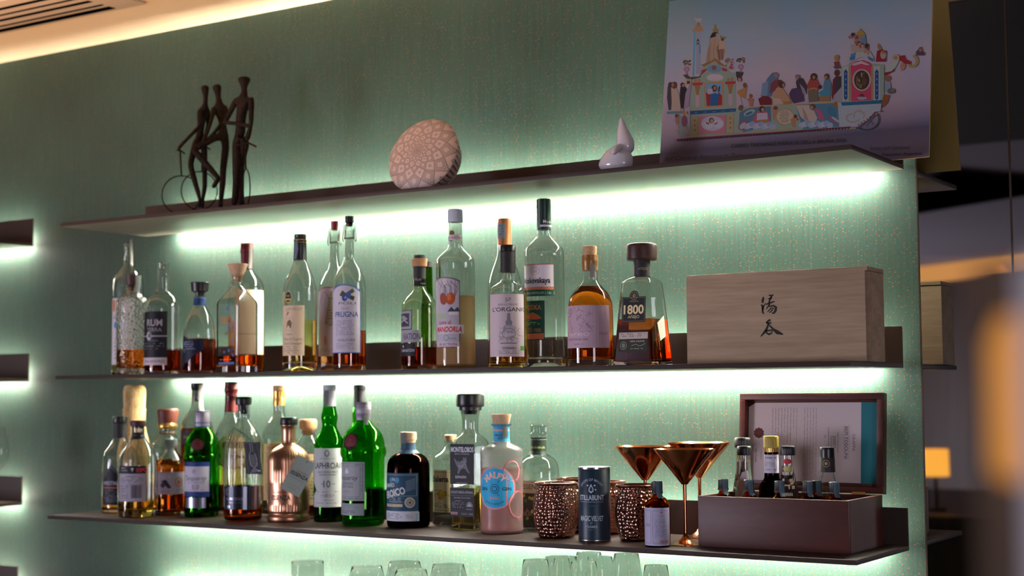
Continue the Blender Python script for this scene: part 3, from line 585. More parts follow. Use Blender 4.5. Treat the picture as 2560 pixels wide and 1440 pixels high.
    D.finish('brush_characters', lambda x, y, L: (x*kk, -.0004-L*EPS, zat(t.location.x, -.255, y)-ZM), t, None, None)
# ================================================================== BOTTOM SHELF
def low():
    def B(name, label, u, vb, vt, r, **k): return Bot(name, label, u, vb, vt, z=ZB, r=r, **k)
    # straw wrapped bottle, behind
    b = B('straw_wrapped_bottle', 'bottle with woven straw cover and tall straw-wrapped neck', 335, 1268, 962, 38)
    o = b.body([(1268, 37), (1255, 39), (1160, 41), (1130, 41), (1105, 37), (1080, 30), (1060, 27), (1025, 28, 's'), (1022, 26), (985, 28), (972, 27), (964, 23), (962, 14, 's')], M_STRAW, name='straw_cover', solid=True)
    tb = bmesh.new(); tube(tb, [(math.cos(t)*28.5*b.k, math.sin(t)*28.5*b.k, b.z(1024)) for t in (2*PI*i/24 for i in range(24))], .0012, 6, True); obj('straw_cord', tb, M_STRAW, b.root)
    # 1 far left
    b = B('whisky_bottle', 'bottle with black diamond label, leftmost on the bottom shelf', 297, 1283, 1041, 42, um=299, y=-.165)
    b.body([(1283, 41), (1276, 43), (1150, 43), (1134, 40), (1118, 30), (1104, 19), (1090, 16), (1060, 15, 's')], G_CLEAR, (1240, L_LAGER), bt=.01)
    b.part('foil', [(1096, 17, 's'), (1058, 16.5, 's')], M_MATTE); b.part('stopper', [(1058, 18, 's'), (1056, 19), (1043, 19), (1041, 17, 's')], M_BLACK)
    D = Decal().poly([(-14, 1160), (22, 1198), (22, 1262), (-40, 1262), (-40, 1196)], '17181f').poly([(-14, 1164), (20, 1199), (20, 1203), (-14, 1168), (-38, 1200), (-38, 1196)], '4a5068')
    D.text('WESTMAN', -10, 1207, 9, '9a98a8', 56, .02).rect(-36, 1217, 14, 1220, 'a05048').micro(-34, 1224, 16, 1256, 7, '5c5e6c', 3); b.decal(D, du=-8)
    # 2 ESPO
    b = B('spirit_bottle', 'round clear bottle with grey back label and red lettering, second from left in front', 345, 1288, 1051, 48, y=-.235)
    b.body([(1288, 46), (1278, 49), (1165, 50), (1140, 47), (1120, 36), (1104, 24), (1094, 17), (1085, 15), (1066, 15, 's')], G_CLEAR, (1248, L_LAGER), bt=.012, punt=.005)
    b.part('stopper', [(1070, 13, 's'), (1066, 14, 's'), (1065, 19, 's'), (1054, 21), (1051, 19, 's')], M_BROWNCAP); D = Decal().rect(-34, 1080, 34, 1097, '17171a').text('RUM', 2, 1088, 6, '6a6a70', 22); b.decal(D, 'neck_band', 0, v=1088)
    D = Decal().rect(-46, 1163, 28, 1248, '8e8a98').rect(-46, 1161, 28, 1180, '17171c').text('ESPO', 18, 1171, 9, 'b83038', 26, .03, al='c').micro(-40, 1165, -18, 1177, 2, '8a8894', 2).poly([(-10, 1166), (-2, 1166), (-6, 1176)], 'a09eac')
    D.micro(-42, 1186, 22, 1204, 4, '5c5a68', 5).frame(-40, 1206, 20, 1246, .8, '6a6878').micro(-38, 1210, -14, 1244, 6, '5c5a68', 7).bars(-8, 1208, 18, 1240, 14, '3a3844'); b.decal(D, du=-8)
    # 4 white shoulders with wooden stopper
    b = B('whisky_bottle', 'wide bottle with big reddish wood stopper and gold collar', 418, 1272, 1022, 42)
    b.body([(1272, 42), (1260, 44), (1130, 44), (1112, 40), (1098, 27), (1090, 21), (1078, 19), (1058, 19, 's')], G_CLEAR, (1180, L_LAGER))
    b.part('stopper', [(1058, 22, 's'), (1050, 23), (1028, 27, 's'), (1024, 26), (1022, 24, 's')], M_REDWOOD, it=1); b.part('gold_collar', [(1072, 22, 's'), (1068, 24), (1062, 24), (1058, 22, 's')], M_GOLD)
    b.decal(Decal().rect(-34, 1076, 34, 1085, '2a1c18').text('GRAND RUM', 0, 1080, 4.5, 'a89070', 40), 'neck_band', 0, v=1080)
    # 5 small orange seal
    b = B('rum_bottle', 'small bottle of orange spirit with grey paper-sealed stopper and orange round stamp', 427, 1285, 1097, 36, y=-.158)
    b.body([(1285, 36), (1278, 38), (1165, 38), (1152, 34), (1138, 22), (1128, 14), (1115, 12, 's')], G_CLEAR, (1148, L_ORANGE), bt=.01)
    b.part('stopper', [(1118, 14, 's'), (1100, 16, 's'), (1097, 15, 's')], M_GREYCAP)
    strap(b, 'tax_seal', [(-6, 1098, 16.5), (-6, 1116, 15.5), (2, 1134, 19), (12, 1150, 34)], 16, M_TAPE)
    D = Decal().rect(-40, 1178, 46, 1232, 'ac9cac').text('GIS II', -14, 1190, 9, 'c8c0cc', 30, 0).poly([(-22, 1200), (-10, 1196), (4, 1216), (-4, 1218)], '3a3040').ell(-18, 1210, 6, 6, '4a4050').ring(22, 1203, 11, 12, 1.5, 'a85030').ring(22, 1203, 8, 9, 1, 'b0603c').ell(22, 1203, 4, 5, 'a85030').micro(-30, 1224, 6, 1229, 1, '7a6c80', 4).micro(12, 1220, 36, 1228, 2, '7a6c80', 5)
    b.decal(D, du=-2)
    # 6 brown spirit behind
    b = B('whisky_bottle', 'brown whisky bottle with square black cap, behind the blue-banded green bottle', 492, 1272, 957, 40, um=494)
    b.body([(1272, 40), (1262, 41), (1090, 41), (1060, 38), (1040, 28), (1022, 16), (1008, 13), (972, 13, 's')], G_CLEAR, (1070, L_DARK))
    b.part('cap', [(1003, 13, 's'), (976, 13, 's'), (972, 16, 's'), (958, 16.5, 's'), (957, 15, 's')], M_BLACK)
    strap(b, 'tax_seal', [(9, 962, 17), (9, 985, 15), (10, 1018, 18), (12, 1028, 26)], 14, M_TAPE2); b.decal(Decal().rect(-34, 1076, 30, 1110, '2a2024').text('WHISKY', -10, 1092, 8, '7a6a5a', 40), du=-8)
    # 7 alcohol free gin
    b = B('gin_bottle', 'green alcohol-free gin bottle with blue bands and dark red seal', 504, 1295, 1027, 43)
    b.body([(1295, 41), (1288, 43), (1150, 43, 's'), (1146, 46), (1138, 46), (1134, 44), (1112, 43), (1094, 38), (1078, 25), (1068, 18), (1062, 17), (1058, 16, 's')], G_GREEN, (1212, L_GREENISH), bt=.012, t=.003)
    b.part('screw_cap', [(1070, 17.5, 's'), (1058, 18, 's'), (1056, 18.5), (1030, 18, 's'), (1027, 17, 's')], M_SILVER, rip=lambda z: (.0002, 50))
    b.decal(Decal().rect(-30, 1056, 30, 1058, '24407a').rect(-30, 1066, 30, 1068, '24407a').rect(-30, 1028, 30, 1030, '24407a'), 'cap_band', 0, v=1060, pr=18.4)
    b.decal(Decal().ell(-4, 1111, 16, 15, '3a1216').ell(-4, 1110, 13, 12, '541a20').text('T', -4, 1110, 9, '3a0e12', 8), 'wax_seal', -8, v=1110, off=.001)
    D = Decal().rect(-44, 1155, 32, 1242, '18306c').rect(-44, 1166, 30, 1229, 'a6a2b2').text('Tanqueray', -6, 1195, 12, '2a2e48', 60, 0, .35).text('ALCOHOL FREE', -4, 1206, 4.5, '5a5c74', 44, 0).text('0.0', -4, 1217, 11, '3a3c50', 18, 0).ell(-8, 1178, 5, 6, '8a8898').micro(-36, 1224, 26, 1227, 1, '7c7a8c', 3)
    b.decal(D, du=-12); b.decal(Decal().rect(-36, 1244, 22, 1270, '7c7c88').rect(-20, 1244, -12, 1270, '9a9aa6'), 'silver_label', -12, m=M_FOIL)
    # 8 red neck behind
    b = B('whisky_bottle', 'tall bottle with dark red wax neck, behind the one with the black bottle-drawing tag', 577, 1276, 955, 40, um=576)
    b.body([(1276, 40), (1268, 42), (1120, 42), (1096, 40), (1072, 34), (1052, 24), (1040, 17), (1030, 16), (966, 14, 's')], G_CLEAR, (1140, L_LAGER))
    b.part('wax_neck', [(1030, 17, 's'), (985, 14), (978, 17), (972, 18), (966, 16, 's'), (957, 16, 's'), (955, 14, 's')], M_REDFOIL); b.part('cap', [(962, 15.5, 's'), (956, 16.5, 's'), (954, 14, 's')], M_BLACK)
    D = Decal().ell(0, 1128, 46, 44, 'a06848').ell(0, 1128, 43, 41, 'c8b090').text('FERNET', 6, 1112, 14, '4a2c24', 62, .03).text('RISERVA', 6, 1140, 10, '4a2c24', 52, .02); b.decal(D, du=4)
    # 9 ribbed tag
    b = B('rum_bottle', 'ribbed clear rum bottle with silver label and black hanging tag', 608, 1296, 992, 47, um=608, y=-.20)
    rip = lambda z: (.0007, 26) if .08 < z < .205 else (0, 0)
    b.body([(1296, 40), (1290, 46), (1280, 48), (1130, 48), (1100, 45), (1080, 36), (1062, 22), (1050, 15), (1040, 14), (1030, 15), (1026, 15, 's')], G_CLEAR, (1264, L_ORANGE), rip=rip, bt=.010)
    b.part('stopper', [(1034, 12, 's'), (1013, 14, 's'), (1011, 20, 's'), (998, 21), (994, 20), (992, 16, 's')], M_BLACK, it=1)
    strap(b, 'tax_seal', [(10, 1012, 16), (12, 1030, 16), (14, 1048, 17)], 13, M_TAPE)
    b.decal(Decal().text('WORKS', -30, 1150, 9, 'a86c30', 50, 0, rot=-PI/2), 'gold_print', 10)
    D = Decal().rect(-52, 1210, 20, 1266, '3c3e48').rect(20, 1210, 44, 1266, '6c6e78').rect(6, 1210, 16, 1266, '8c8e9c').text('ALWORKS', -18, 1240, 7, '9a9cac', 50, .01).text('RUM DISTILLERY', -16, 1249, 3, '7a7c8c', 40).ell(-38, 1223, 7, 9, '8e909e').ell(-36, 1223, 5, 7, '565864').rect(-38, 1256, -28, 1262, 'b8bac4')
    b.decal(D, du=-6, m=M_FOIL)
    D = Decal().rect(-20, 1100, 20, 1178, '202228').frame(-18, 1102, 18, 1176, .8, '5a5c66').ring(0, 1142, 11, 20, 1, '8a8c96', t0=-.9*PI+PI/2+.25, t1=PI*1.4)
    D.line([(-3, 1124), (-3, 1104), (3, 1104), (3, 1124)], 1, '8a8c96').line([(-10, 1136), (-10, 1158), (10, 1158), (10, 1136)], 1, '8a8c96')
    for k in range(-3, 4): D.line([(k*2.6, 1132-abs(k)), (k*2.6, 1156)], .6, '8a8c96', same=True)
    D.poly([(-14, 1176), (0, 1160), (14, 1170)], '5a5c66').rect(8, 1168, 16, 1171, 'a0a2ac'); a = math.radians(10)
    tg = D.finish('hanging_tag', lambda x, y, L: ((x*math.cos(a)-(y-1139)*math.sin(a)*-1)*b.k, -(L*EPS), -(y-1139)*b.k+x*math.sin(a)*-.12*b.k), b.root, label='black card tag with white bottle drawing')
    c = PY(633, 1139, b.y-.049); tg.location = (c.x-b.x, -.050, b.z(1139)); tg.rotation_euler = (0, 0, .25)
    bk = box(bmesh.new(), -20*b.k, .0003, -39*b.k, 20*b.k, .0012, 39*b.k); obj('tag_card', bk, M_MATTE, b.root, 35).matrix_local = tg.matrix_basis
    tb = bmesh.new(); n1 = (0, 0, b.z(1062)); cs = Vector(tg.location)+Vector((0, 0, 38*b.k))
    tube(tb, [cs, ((cs.x*.6-.012), -.036, b.z(1082)), (-.02, -.014, b.z(1066)), (-.012, -.014, b.z(1052)), (.0, -.0195, b.z(1050)), (.015, -.012, b.z(1054)), (.024, -.03, b.z(1078)), cs+Vector((.006, 0, 0))], .0007, 6); obj('tag_string', tb, M_MATTE, b.root)
    # 10 gold cap behind
    b = B('whisky_bottle', 'clear whisky bottle with gold foil neck and faint cream label, behind the copper bottle', 697, 1272, 963, 42, um=696)
    b.body([(1272, 42), (1262, 43), (1105, 43), (1080, 40), (1060, 30), (1044, 18), (1032, 14), (1014, 14, 's')], G_CLEAR, (1106, L_PALE))
    b.part('foil', [(1014, 15, 's'), (1000, 15), (996, 14), (978, 15, 's')], M_GOLD); b.part('stopper', [(978, 13, 's'), (976, 15.5, 's'), (964, 15.5, 's'), (963, 13, 's')], M_CORK)
    D = Decal().rect(-40, 1108, 36, 1248, 'c0a070').text('WISON', -4, 1118, 8, '8a6c40', 50, 0).text('OK', -6, 1170, 12, '8a6c40', 30, 0).micro(-34, 1130, 28, 1156, 5, 'a08450', 3).micro(-34, 1200, 28, 1240, 6, 'a08450', 5); b.decal(D, du=-4)
    # 12 cork topped behind
    b = B('spirit_bottle', 'bottle with ball-shaped cork stopper and red-edged cream label, behind the copper bottle', 770, 1286, 1048, 40)
    b.body([(1286, 38), (1278, 40), (1130, 40), (1112, 36), (1098, 26), (1088, 17), (1078, 16, 's')], G_CLEAR, (1262, L_DARK))
    b.part('cork_stopper', [(1088, 13), (1074, 15, 's'), (1073, 20), (1066, 22), (1052, 22), (1048, 19, 's')], M_CORKR, it=1)
    D = Decal().rect(-36, 1132, 34, 1262, '8c3c30').rect(-34, 1134, 32, 1260, 'c4b090').rect(-30, 1150, 28, 1165, 'a83c30').text('EXTRA', 6, 1157, 9, 'c8b8a0', 40, .02).micro(-28, 1176, 26, 1250, 9, '8a7a60', 5); b.decal(D, du=0)
    # 11 copper
    b = B('amaro_bottle', 'ribbed copper-coloured bottle with black cap and swinging pale tag', 721, 1306, 1043, 50)
    def rip(z): return (.00065, 46) if (b.z(1280) < z < b.z(1262) or b.z(1207) < z < b.z(1128)) else (0, 0)
    rows = [(1306, 50), (1303, 53), (1294, 53), (1289, 50), (1286, 48), (1282, 50, 's')]+[(v, 51, 's') for v in (1280, 1278, 1270, 1264, 1262, 1258, 1240, 1220, 1209, 1206, 1200, 1180, 1160, 1152)]+[(1144, 50), (1134, 46), (1124, 38), (1117, 27), (1112, 19), (1106, 17), (1078, 17), (1066, 19, 's'), (1064, 21, 's'), (1060, 21, 's')]
    b.body(rows, M_BRUSH, name='copper_body', solid=True, rip=rip, it=1)
    b.part('cap', [(1063, 21, 's'), (1061, 22.5), (1046, 22), (1043, 20, 's')], M_BLACK)
    b.decal(Decal().text('Lucano', -2, 1229, 9, '8a2c3c', 36, 0).text('ESSENZA', 2, 1244, 12, '2c1e24', 52, .03).micro(-22, 1253, 26, 1256, 1, '6a3c38', 3), 'print', -22, v=1240)
    D = Decal().poly([(-26, -46), (16, -46), (26, -36), (26, 46), (-26, 46)], '9aa39c').ring(2, -40, 2.5, 2.5, 1, '6a4a30').text('Lucano', 4, -12, 6.5, 'a03838', 26, .005).text('ESSENZA', 2, -2, 9, '20242a', 46, .03).text('Anniversary', 0, 8, 4, '6a706c', 40, 0, .3).rect(-16, 26, 18, 26.7, '7a807c').text('RICETTA', 0, 34, 3, '7a807c', 22)
    a = math.radians(28); k = b.k; tl = Vector((math.cos(b.phi)*52*k+math.cos(b.phi+PI/2)*24*k, math.sin(b.phi)*52*k+math.sin(b.phi+PI/2)*24*k, b.z(1190)))
    Mt = Matrix.Translation(tl) @ Matrix.Rotation(b.phi+PI/2, 4, 'Z')
    f = lambda x, y, L: Mt @ Vector(((x*math.cos(a)-y*math.sin(a))*k, -L*EPS-.0012, -(x*math.sin(a)+y*math.cos(a))*k))
    D.finish('paper_tag', f, b.root, label='pale grey-green card tag')
    bm = bmesh.new(); vs = [bm.verts.new(f(x, y, 0)) for x, y in ((-26, -46), (16, -46), (26, -36), (26, 46), (-26, 46))]; bm.faces.new(vs); bmesh.ops.solidify(bm, geom=bm.faces[:], thickness=.0008); obj('tag_card', bm, M_TAPE, b.root, 35)
    hl = f(2, -40, 0); tb = bmesh.new(); tube(tb, [hl, (hl+Vector((math.cos(b.phi)*20*k, math.sin(b.phi)*20*k, b.z(1112))))/2+Vector((0, 0, .004))]+[(math.cos(b.phi+t)*18.5*k, math.sin(b.phi+t)*18.5*k, b.z(1110)) for t in (.4, -.3, -1, -1.7, -2.4, -3.1, 2.5, 1.8, 1.1)]+[hl], .0006, 6); obj('tag_cord', tb, M_GOLD, b.root)
    # 14 green behind the big gin
    b = B('whisky_bottle', 'tall green whisky bottle with black cap, behind the big round-shouldered green gin bottle', 899, 1288, 962, 36, um=899)
    b.body([(1288, 36), (1280, 37), (1100, 37), (1082, 33), (1066, 22), (1056, 17), (1042, 19), (1030, 18), (1015, 14), (990, 13, 's')], G_GREEN, (1130, L_GREENISH), t=.003)
    b.part('foil', [(1016, 15.5, 's'), (976, 14.5, 's')], M_MATTE); b.part('cap', [(976, 14, 's'), (974, 15.5), (964, 15.5, 's'), (962, 13, 's')], M_BLACK)
    strap(b, 'tax_seal', [(-9, 968, 16.5), (-9, 990, 16), (-9, 1018, 16.5)], 8, M_TAPE)
    # 13 islay
    b = B('whisky_bottle', 'green whisky bottle with long bulbed neck, grey-white capsule and white label reading 10', 823, 1307, 962, 39, um=824)
    b.body([(1307, 37), (1300, 39), (1120, 39), (1102, 36), (1086, 27), (1072, 19), (1060, 18), (1046, 21), (1036, 20), (1020, 16), (1000, 14), (985, 14, 's')], G_GREEN2, (1270, L_COLA), t=.003, bt=.012)
    b.part('capsule', [(1016, 16, 's'), (977, 15.5, 's')], M_LILAC); b.part('stopper', [(977, 15, 's'), (975, 16.5), (964, 16, 's'), (962, 14, 's')], M_LILAC)
    strap(b, 'tax_seal', [(-8, 976, 16), (-9, 990, 16.5), (-9, 1008, 17), (-12, 1016, 18)], 14, M_TAPE)
    D = Decal().poly([(-48, 1121), (46, 1121), (46, 1268), (-48, 1268), (-48, 1240), (-34, 1226), (-48, 1206)], 'a5a7a8').ell(-4, 1134, 7, 9, '6c706e').ell(-4, 1133, 3, 5, 'a5a7a8').micro(-24, 1146, 22, 1150, 1, '6c706e', 3).text('LAPHROAIG', 0, 1164, 15, '23262a', 84, .012)
    D.text('ISLAY SINGLE MALT', -2, 1180, 4.6, '3c4044', 52, .01).text('SCOTCH WHISKY', -2, 1187, 4.6, '3c4044', 44, .01).text('10', -4, 1210, 17, '23262a', 17, .005).text('AGED', -16, 1210, 3, '3c4044', 7).text('YEARS', 12, 1210, 3, '3c4044', 9).micro(-34, 1229, 38, 1232, 1, '54585a', 4)
    D.text('1815', -2, 1239, 9, '33363a', 17, 0).text('EST', -16, 1239, 3, '3c4044', 6).text('EST', 12, 1239, 3, '3c4044', 6).micro(-26, 1250, 26, 1253, 1, '54585a', 5).micro(-38, 1257, 38, 1260, 1, '54585a', 6); b.decal(D, du=-2, hw=1)
    # 15 big gin
    b = B('gin_bottle', 'large green round-shouldered gin bottle with red wax seal and ornate silver label', 908, 1317, 1005, 53, um=906)
    b.body([(1317, 49), (1310, 53), (1300, 54), (1146, 53, 's'), (1142, 56), (1134, 58), (1122, 57), (1118, 54, 's'), (1100, 52), (1080, 44), (1066, 28), (1054, 19), (1050, 18), (1040, 17, 's')], G_GREEN, (1222, L_GREENISH), t=.003, bt=.014)
    b.part('screw_cap', [(1054, 18, 's'), (1038, 18.5, 's'), (1036, 19.5), (1008, 19, 's'), (1005, 17, 's')], M_SILVER, rip=lambda z: (.0002, 50))
    b.decal(Decal().rect(-30, 1013, 30, 1014.5, '8a8a98').rect(-30, 1022, 30, 1023.5, '8a8a98').rect(-30, 1030, 30, 1031.5, '8a8a98'), 'cap_lines', 0, v=1020, pr=19.6)
    strap(b, 'tax_seal', [(4, 1038, 21), (6, 1048, 21), (8, 1062, 26)], 12, M_TAPE)
    b.decal(Decal().ell(0, 1103, 21, 21, '24141a').ell(0, 1103, 18, 18, '5c1a24').ring(0, 1103, 13, 13, 1, '7a3038').text('T', 0, 1103, 12, '7a3038', 10), 'wax_seal', -32, v=1103, off=.0012)
    D = Decal().rect(-54, 1155, 46, 1252, '8e9298').frame(-50, 1159, 42, 1248, 1, '4a5c58').frame(-43, 1165, 35, 1242, 1, '5a6c68')
    q = random.Random(4)
    for k in range(60):
        t = q.random(); sd = q.randrange(4); x = -50+92*t if sd < 2 else (-46 if sd == 2 else 38.5); y = (1162 if sd == 0 else 1245) if sd < 2 else 1160+86*t
        D.line([(x-2, y-1.5), (x, y+1.5), (x+2, y-1)], 1, '5a706a', same=k > 0)
    D.poly([(-10, 1178), (-4, 1170), (2, 1178), (2, 1184), (-10, 1184)], 'c0c2c8').text('Tanqueray', -6, 1194, 12, '33383e', 72, 0, .35).text('LONDON', -4, 1209, 6, '3c4148', 40, 0).text('DRY GIN', -4, 1217, 6, '3c4148', 40, 0).text('DISTILLED', -4, 1229, 3, '9a4a50', 24).micro(-24, 1234, 18, 1237, 1, '7a8088', 3)
    D.rect(-50, 1259, 44, 1289, '7e868c').micro(-34, 1263, 34, 1272, 2, '5e8074', 5).micro(-34, 1277, 34, 1285, 2, '4c5560', 6); b.decal(D, du=-38)
    # 17 behind, drawn label
    b = B('gin_bottle', 'small clear bottle with cork and cartoon-drawn cream label, between the amaro and the square mezcal', 1127, 1311, 1087, 47, um=1127)
    b.body([(1311, 45), (1304, 47), (1156, 47), (1140, 43), (1130, 30), (1120, 17), (1110, 13), (1104, 16), (1101, 16, 's')], G_CLEAR, (1270, L_CLEAR), punt=.01)
    b.part('cork_stopper', [(1104, 12, 's'), (1100, 13, 's'), (1088, 15, 's'), (1087, 14, 's')], M_CORK)
    D = Decal().rect(-40, 1173, 36, 1278, 'bcb286').text('Balena', -14, 1195, 14, '24221c', 50, .03).line([(-34, 1178), (30, 1178)], 1, '5c5638').ell(-8, 1232, 14, 9, 'b89c30').ell(-12, 1240, 5, 5, 'b85a30')
    q = random.Random(2)
    for k in range(26):
        x, y = q.uniform(-30, 6), q.uniform(1224, 1268); D.line([(x, y), (x+q.uniform(-8, 8), y+q.uniform(-6, 6)), (x+q.uniform(-14, 14), y+q.uniform(-8, 8))], 1, '4a5238', same=k > 0)
    D.micro(-34, 1272, 20, 1276, 1, '5c5638', 3); b.decal(D, du=-16)
    # 16 amaro
    b = B('amaro_bottle', 'squat near-black amaro bottle with blue and silver label', 1021, 1322, 1080, 52)
    b.body([(1322, 50), (1315, 53), (1306, 54), (1170, 54), (1150, 50), (1138, 38), (1132, 24), (1126, 19), (1118, 18), (1100, 17, 's')], G_BROWN, (1190, L_COLA), t=.003, bt=.008)
    b.part('stopper', [(1110, 16, 's'), (1104, 19, 's'), (1101, 19, 's'), (1099, 21), (1082, 21), (1080, 19, 's')], M_PALEWOOD, it=1); b.decal(Decal().rect(-34, 1108, 34, 1134, '2c4458').text('AMARO', 0, 1120, 6, '6a8498', 30), 'neck_band', 0, v=1120)
    strap(b, 'tax_seal', [(-13, 1080, 21.5), (-13, 1096, 21.5), (-12, 1108, 20)], 17, M_TAPE)
    D = Decal().rect(-62, 1182, 44, 1278, '22445c').frame(-58, 1186, 40, 1240, 1, '8a9aa4').text('N', -22, 1198, 9, 'a8b0b4', 8, .02).ell(-32, 1200, 6, 7, '3c7aa0').ell(-11, 1200, 6, 7, '3c7aa0').text('AMARO', -36, 1213, 10, 'b4babc', 34, .03, rot=-.08).text('EROICO', -22, 1232, 17, 'b8bcbe', 66, .04, rot=-.22)
    for k in range(7): D.line([(12, 1204+k*4), (36, 1196+k*4)], 1, '7c8e98', same=k > 0)
    D.ring(22, 1256, 13, 13, 2.5, 'c0b8a0').ring(22, 1256, 5, 5, 1.5, 'c0b8a0')
    for k in range(16): t = k*PI/8; D.line([(22+6*math.cos(t), 1256+6*math.sin(t)), (22+10*math.cos(t), 1256+10*math.sin(t))], 1.4, 'c0b8a0', same=True)
    D.rect(-52, 1260, 4, 1267, 'b0a688').micro(-46, 1262, -2, 1265, 1, '4a4c40', 2).micro(-40, 1244, 8, 1258, 3, '8a98a0', 4).poly([(-62, 1278), (44, 1278), (46, 1282), (46, 1303), (-62, 1303)], 'b4b8c4').micro(-54, 1283, 8, 1300, 5, '54606c', 6).text('1', 40, 1291, 16, '7ab0c0', 5).micro(12, 1286, 34, 1298, 3, '6a747e', 8); b.decal(D, du=-18)
    # 20 behind mug
    b = B('gin_bottle', 'clear round bottle with glass stopper and dark green neck band, behind the hammered mug', 1347, 1318, 1062, 51, um=1346)
    b.body([(1318, 50), (1310, 52), (1180, 52), (1160, 49), (1146, 40), (1138, 26), (1132, 20), (1094, 20, 's')], G_CLEAR, (1230, L_CLEAR), bt=.016)
    b.part('glass_stopper', [(1102, 14, 's'), (1094, 15, 's'), (1092, 22, 's'), (1083, 22), (1081, 20), (1064, 21, 's'), (1062, 19, 's')], G_THIN, it=1); b.decal(Decal().rect(-38, 1093, 38, 1136, '16221c').text('SENNINA', -4, 1118, 8, '8aa050', 44, .01).rect(-38, 1125, 38, 1126, '7a8a50').rect(-38, 1098, 38, 1099, '7a8a50'), 'neck_label', 0, v=1115)
    D = Decal().rect(-60, 1199, 46, 1230, 'c8c4b0').text('MESSENNIA', -8, 1214, 12, '4a4c3c', 84, .01).ring(-2, 1198, 6, 6, 1, '8a8c70').rect(-60, 1230, 46, 1306, '2c3428')
    q = random.Random(6)
    for k in range(22): x, y = q.uniform(-52, 40), q.uniform(1236, 1296); D.ell(x, y, 5, 4, ('8a9040', 'a8a858', '5a6c48', '6a5a68')[k % 4], 10, rot=q.random()*3)
    D.text('RAKI', -30, 1280, 12, '8a8478', 34, .02); b.decal(D, du=-12)
    # 18 mezcal
    b = B('mezcal_bottle', 'square mezcal bottle with round black cap and black wolf label', 1177, 1326, 985, 39, um=1178)
    b.body([(1325, 36, .18, 's'), (1320, 37, .18, 's'), (1120, 37, .18), (1104, 35, .3), (1094, 28, .5), (1086, 22), (1076, 20), (1045, 21), (1032, 24), (1026, 25, 's')], G_CLEAR, (1220, L_PALE), t=.003, bt=.012, it=1)
    b.part('cap', [(1036, 16), (1027, 18, 's'), (1026, 29, 's'), (1018, 29, 's'), (1017, 34, 's'), (1014, 35.5), (988, 35.5), (985, 33, 's')], M_BLACK, it=1)
    D = Decal().rect(-36, 1110, 36, 1211, '131318').text('MONTELOBOS', 0, 1124, 12, 'b8b6c0', 68, .03).text('MEZCAL ARTESANAL', 0, 1135, 3.5, '8a8894', 44)
    D.poly([(-24, 1144), (-18, 1152), (-8, 1158), (2, 1150), (4, 1142), (8, 1146), (12, 1142), (14, 1152), (12, 1162), (18, 1174), (24, 1184), (18, 1182), (8, 1172), (0, 1172), (-6, 1178), (-10, 1186), (-14, 1184), (-12, 1172), (-18, 1162), (-22, 1154)], '5a5862')
    q = random.Random(8)
    for k in range(30): x, y = q.uniform(-12, 12), q.uniform(1150, 1172); D.line([(x, y), (x+q.uniform(1, 4), y+q.uniform(-3, 3))], .7, 'a09ea8', same=k > 0)
    D.text('ESPADÍN', -4, 1193, 6, 'a8a6b0', 32, .01).text('OAXACA', 0, 1208, 3.5, '8a8894', 34).rect(-36, 1220, 36, 1292, '131318').text('EXQUISITO MEZCAL ARTESANAL', 0, 1231, 6, '9a98a4', 66, .01).rect(-34, 1239, 34, 1239.8, '6a6874').text('DENOMINACION DE ORIGEN', 0, 1245, 3, '8a8894', 50).micro(-32, 1252, 6, 1272, 5, '6a6874', 5)
    for k in range(9): t = PI+k*PI/8; D.line([(22, 1266), (22+10*math.cos(t), 1266+12*math.sin(t))], 1.2, 'a8a6b0', same=k > 0)
    D.text('ESPADIN', 22, 1273, 3, '8a8894', 18).rect(-34, 1281, -14, 1287, 'a87a80').text('036363', -24, 1284, 3.5, '40202a', 16).text('43.2% VOL', 6, 1285, 4, '8a8894', 18).text('700 ML', 26, 1285, 4, '8a8894', 14); b.decal(D, face='front')
    # 19 pink gin
    b = B('gin_bottle', 'frosted pink gin bottle with blue round label and grapefruit rings', 1255, 1337, 1035, 52)
    b.body([(1337, 48), (1333, 52), (1325, 54), (1312, 53, 's'), (1140, 53, 's'), (1136, 54), (1124, 53), (1118, 46), (1112, 30), (1107, 22), (1102, 20), (1066, 20, 's'), (1064, 26), (1060, 26, 's')], G_FROSTY, (1172, M_PINKLIQ), t=.0015, bt=.004)
    b.part('wood_stopper', [(1062, 18, 's'), (1059, 21, 's'), (1037, 25, 's'), (1035, 24, 's')], M_PALEWOOD); D = Decal().rect(-36, 1060, 36, 1106, '3a90b4').rect(-36, 1074, 36, 1078, 'c08a8c').rect(-36, 1101, 36, 1106, 'c08a8c').text('MALFY', -4, 1088, 6, '1e3c5c', 26, .02).text('GIN', -4, 1096, 5, '1e3c5c', 12, .02); b.decal(D, 'neck_label', 0, v=1085)
    strap(b, 'tax_seal', [(10, 1066, 21), (10, 1082, 21), (10, 1096, 21)], 16, M_TAPE)
    D = Decal().ell(0, 1220, 54, 54, 'c08a92', 40).ell(0, 1220, 50, 50, '2e9cc8', 40).arc('MALFY', 0, 1220, 33, 15, 'd8a8a0', -90, .04).text('GIN', 31, 1222, 8, '1a2c4c', 24, .03).text('GIN', -32, 1222, 8, '1a2c4c', 24, .03).ring(0, 1222, 12, 12, 1.6, '1a3c5c').ring(0, 1222, 7, 7, 2, '1a3c5c').line([(-10, 1204), (-7, 1211)], 1, '1a3c5c').line([(12, 1200), (8, 1208)], 1, '1a3c5c').line([(10, 1240), (7, 1233)], 1, '1a3c5c').text('ROSA', 0, 1245, 6, 'c08a82', 24, .03).arc('(ITALY) 41% VOL', 0, 1220, 40, 5, '1a3c5c', 90, .01, True)
    b.decal(D, 'round_label', -18, label='round blue printed label'); D = Decal()
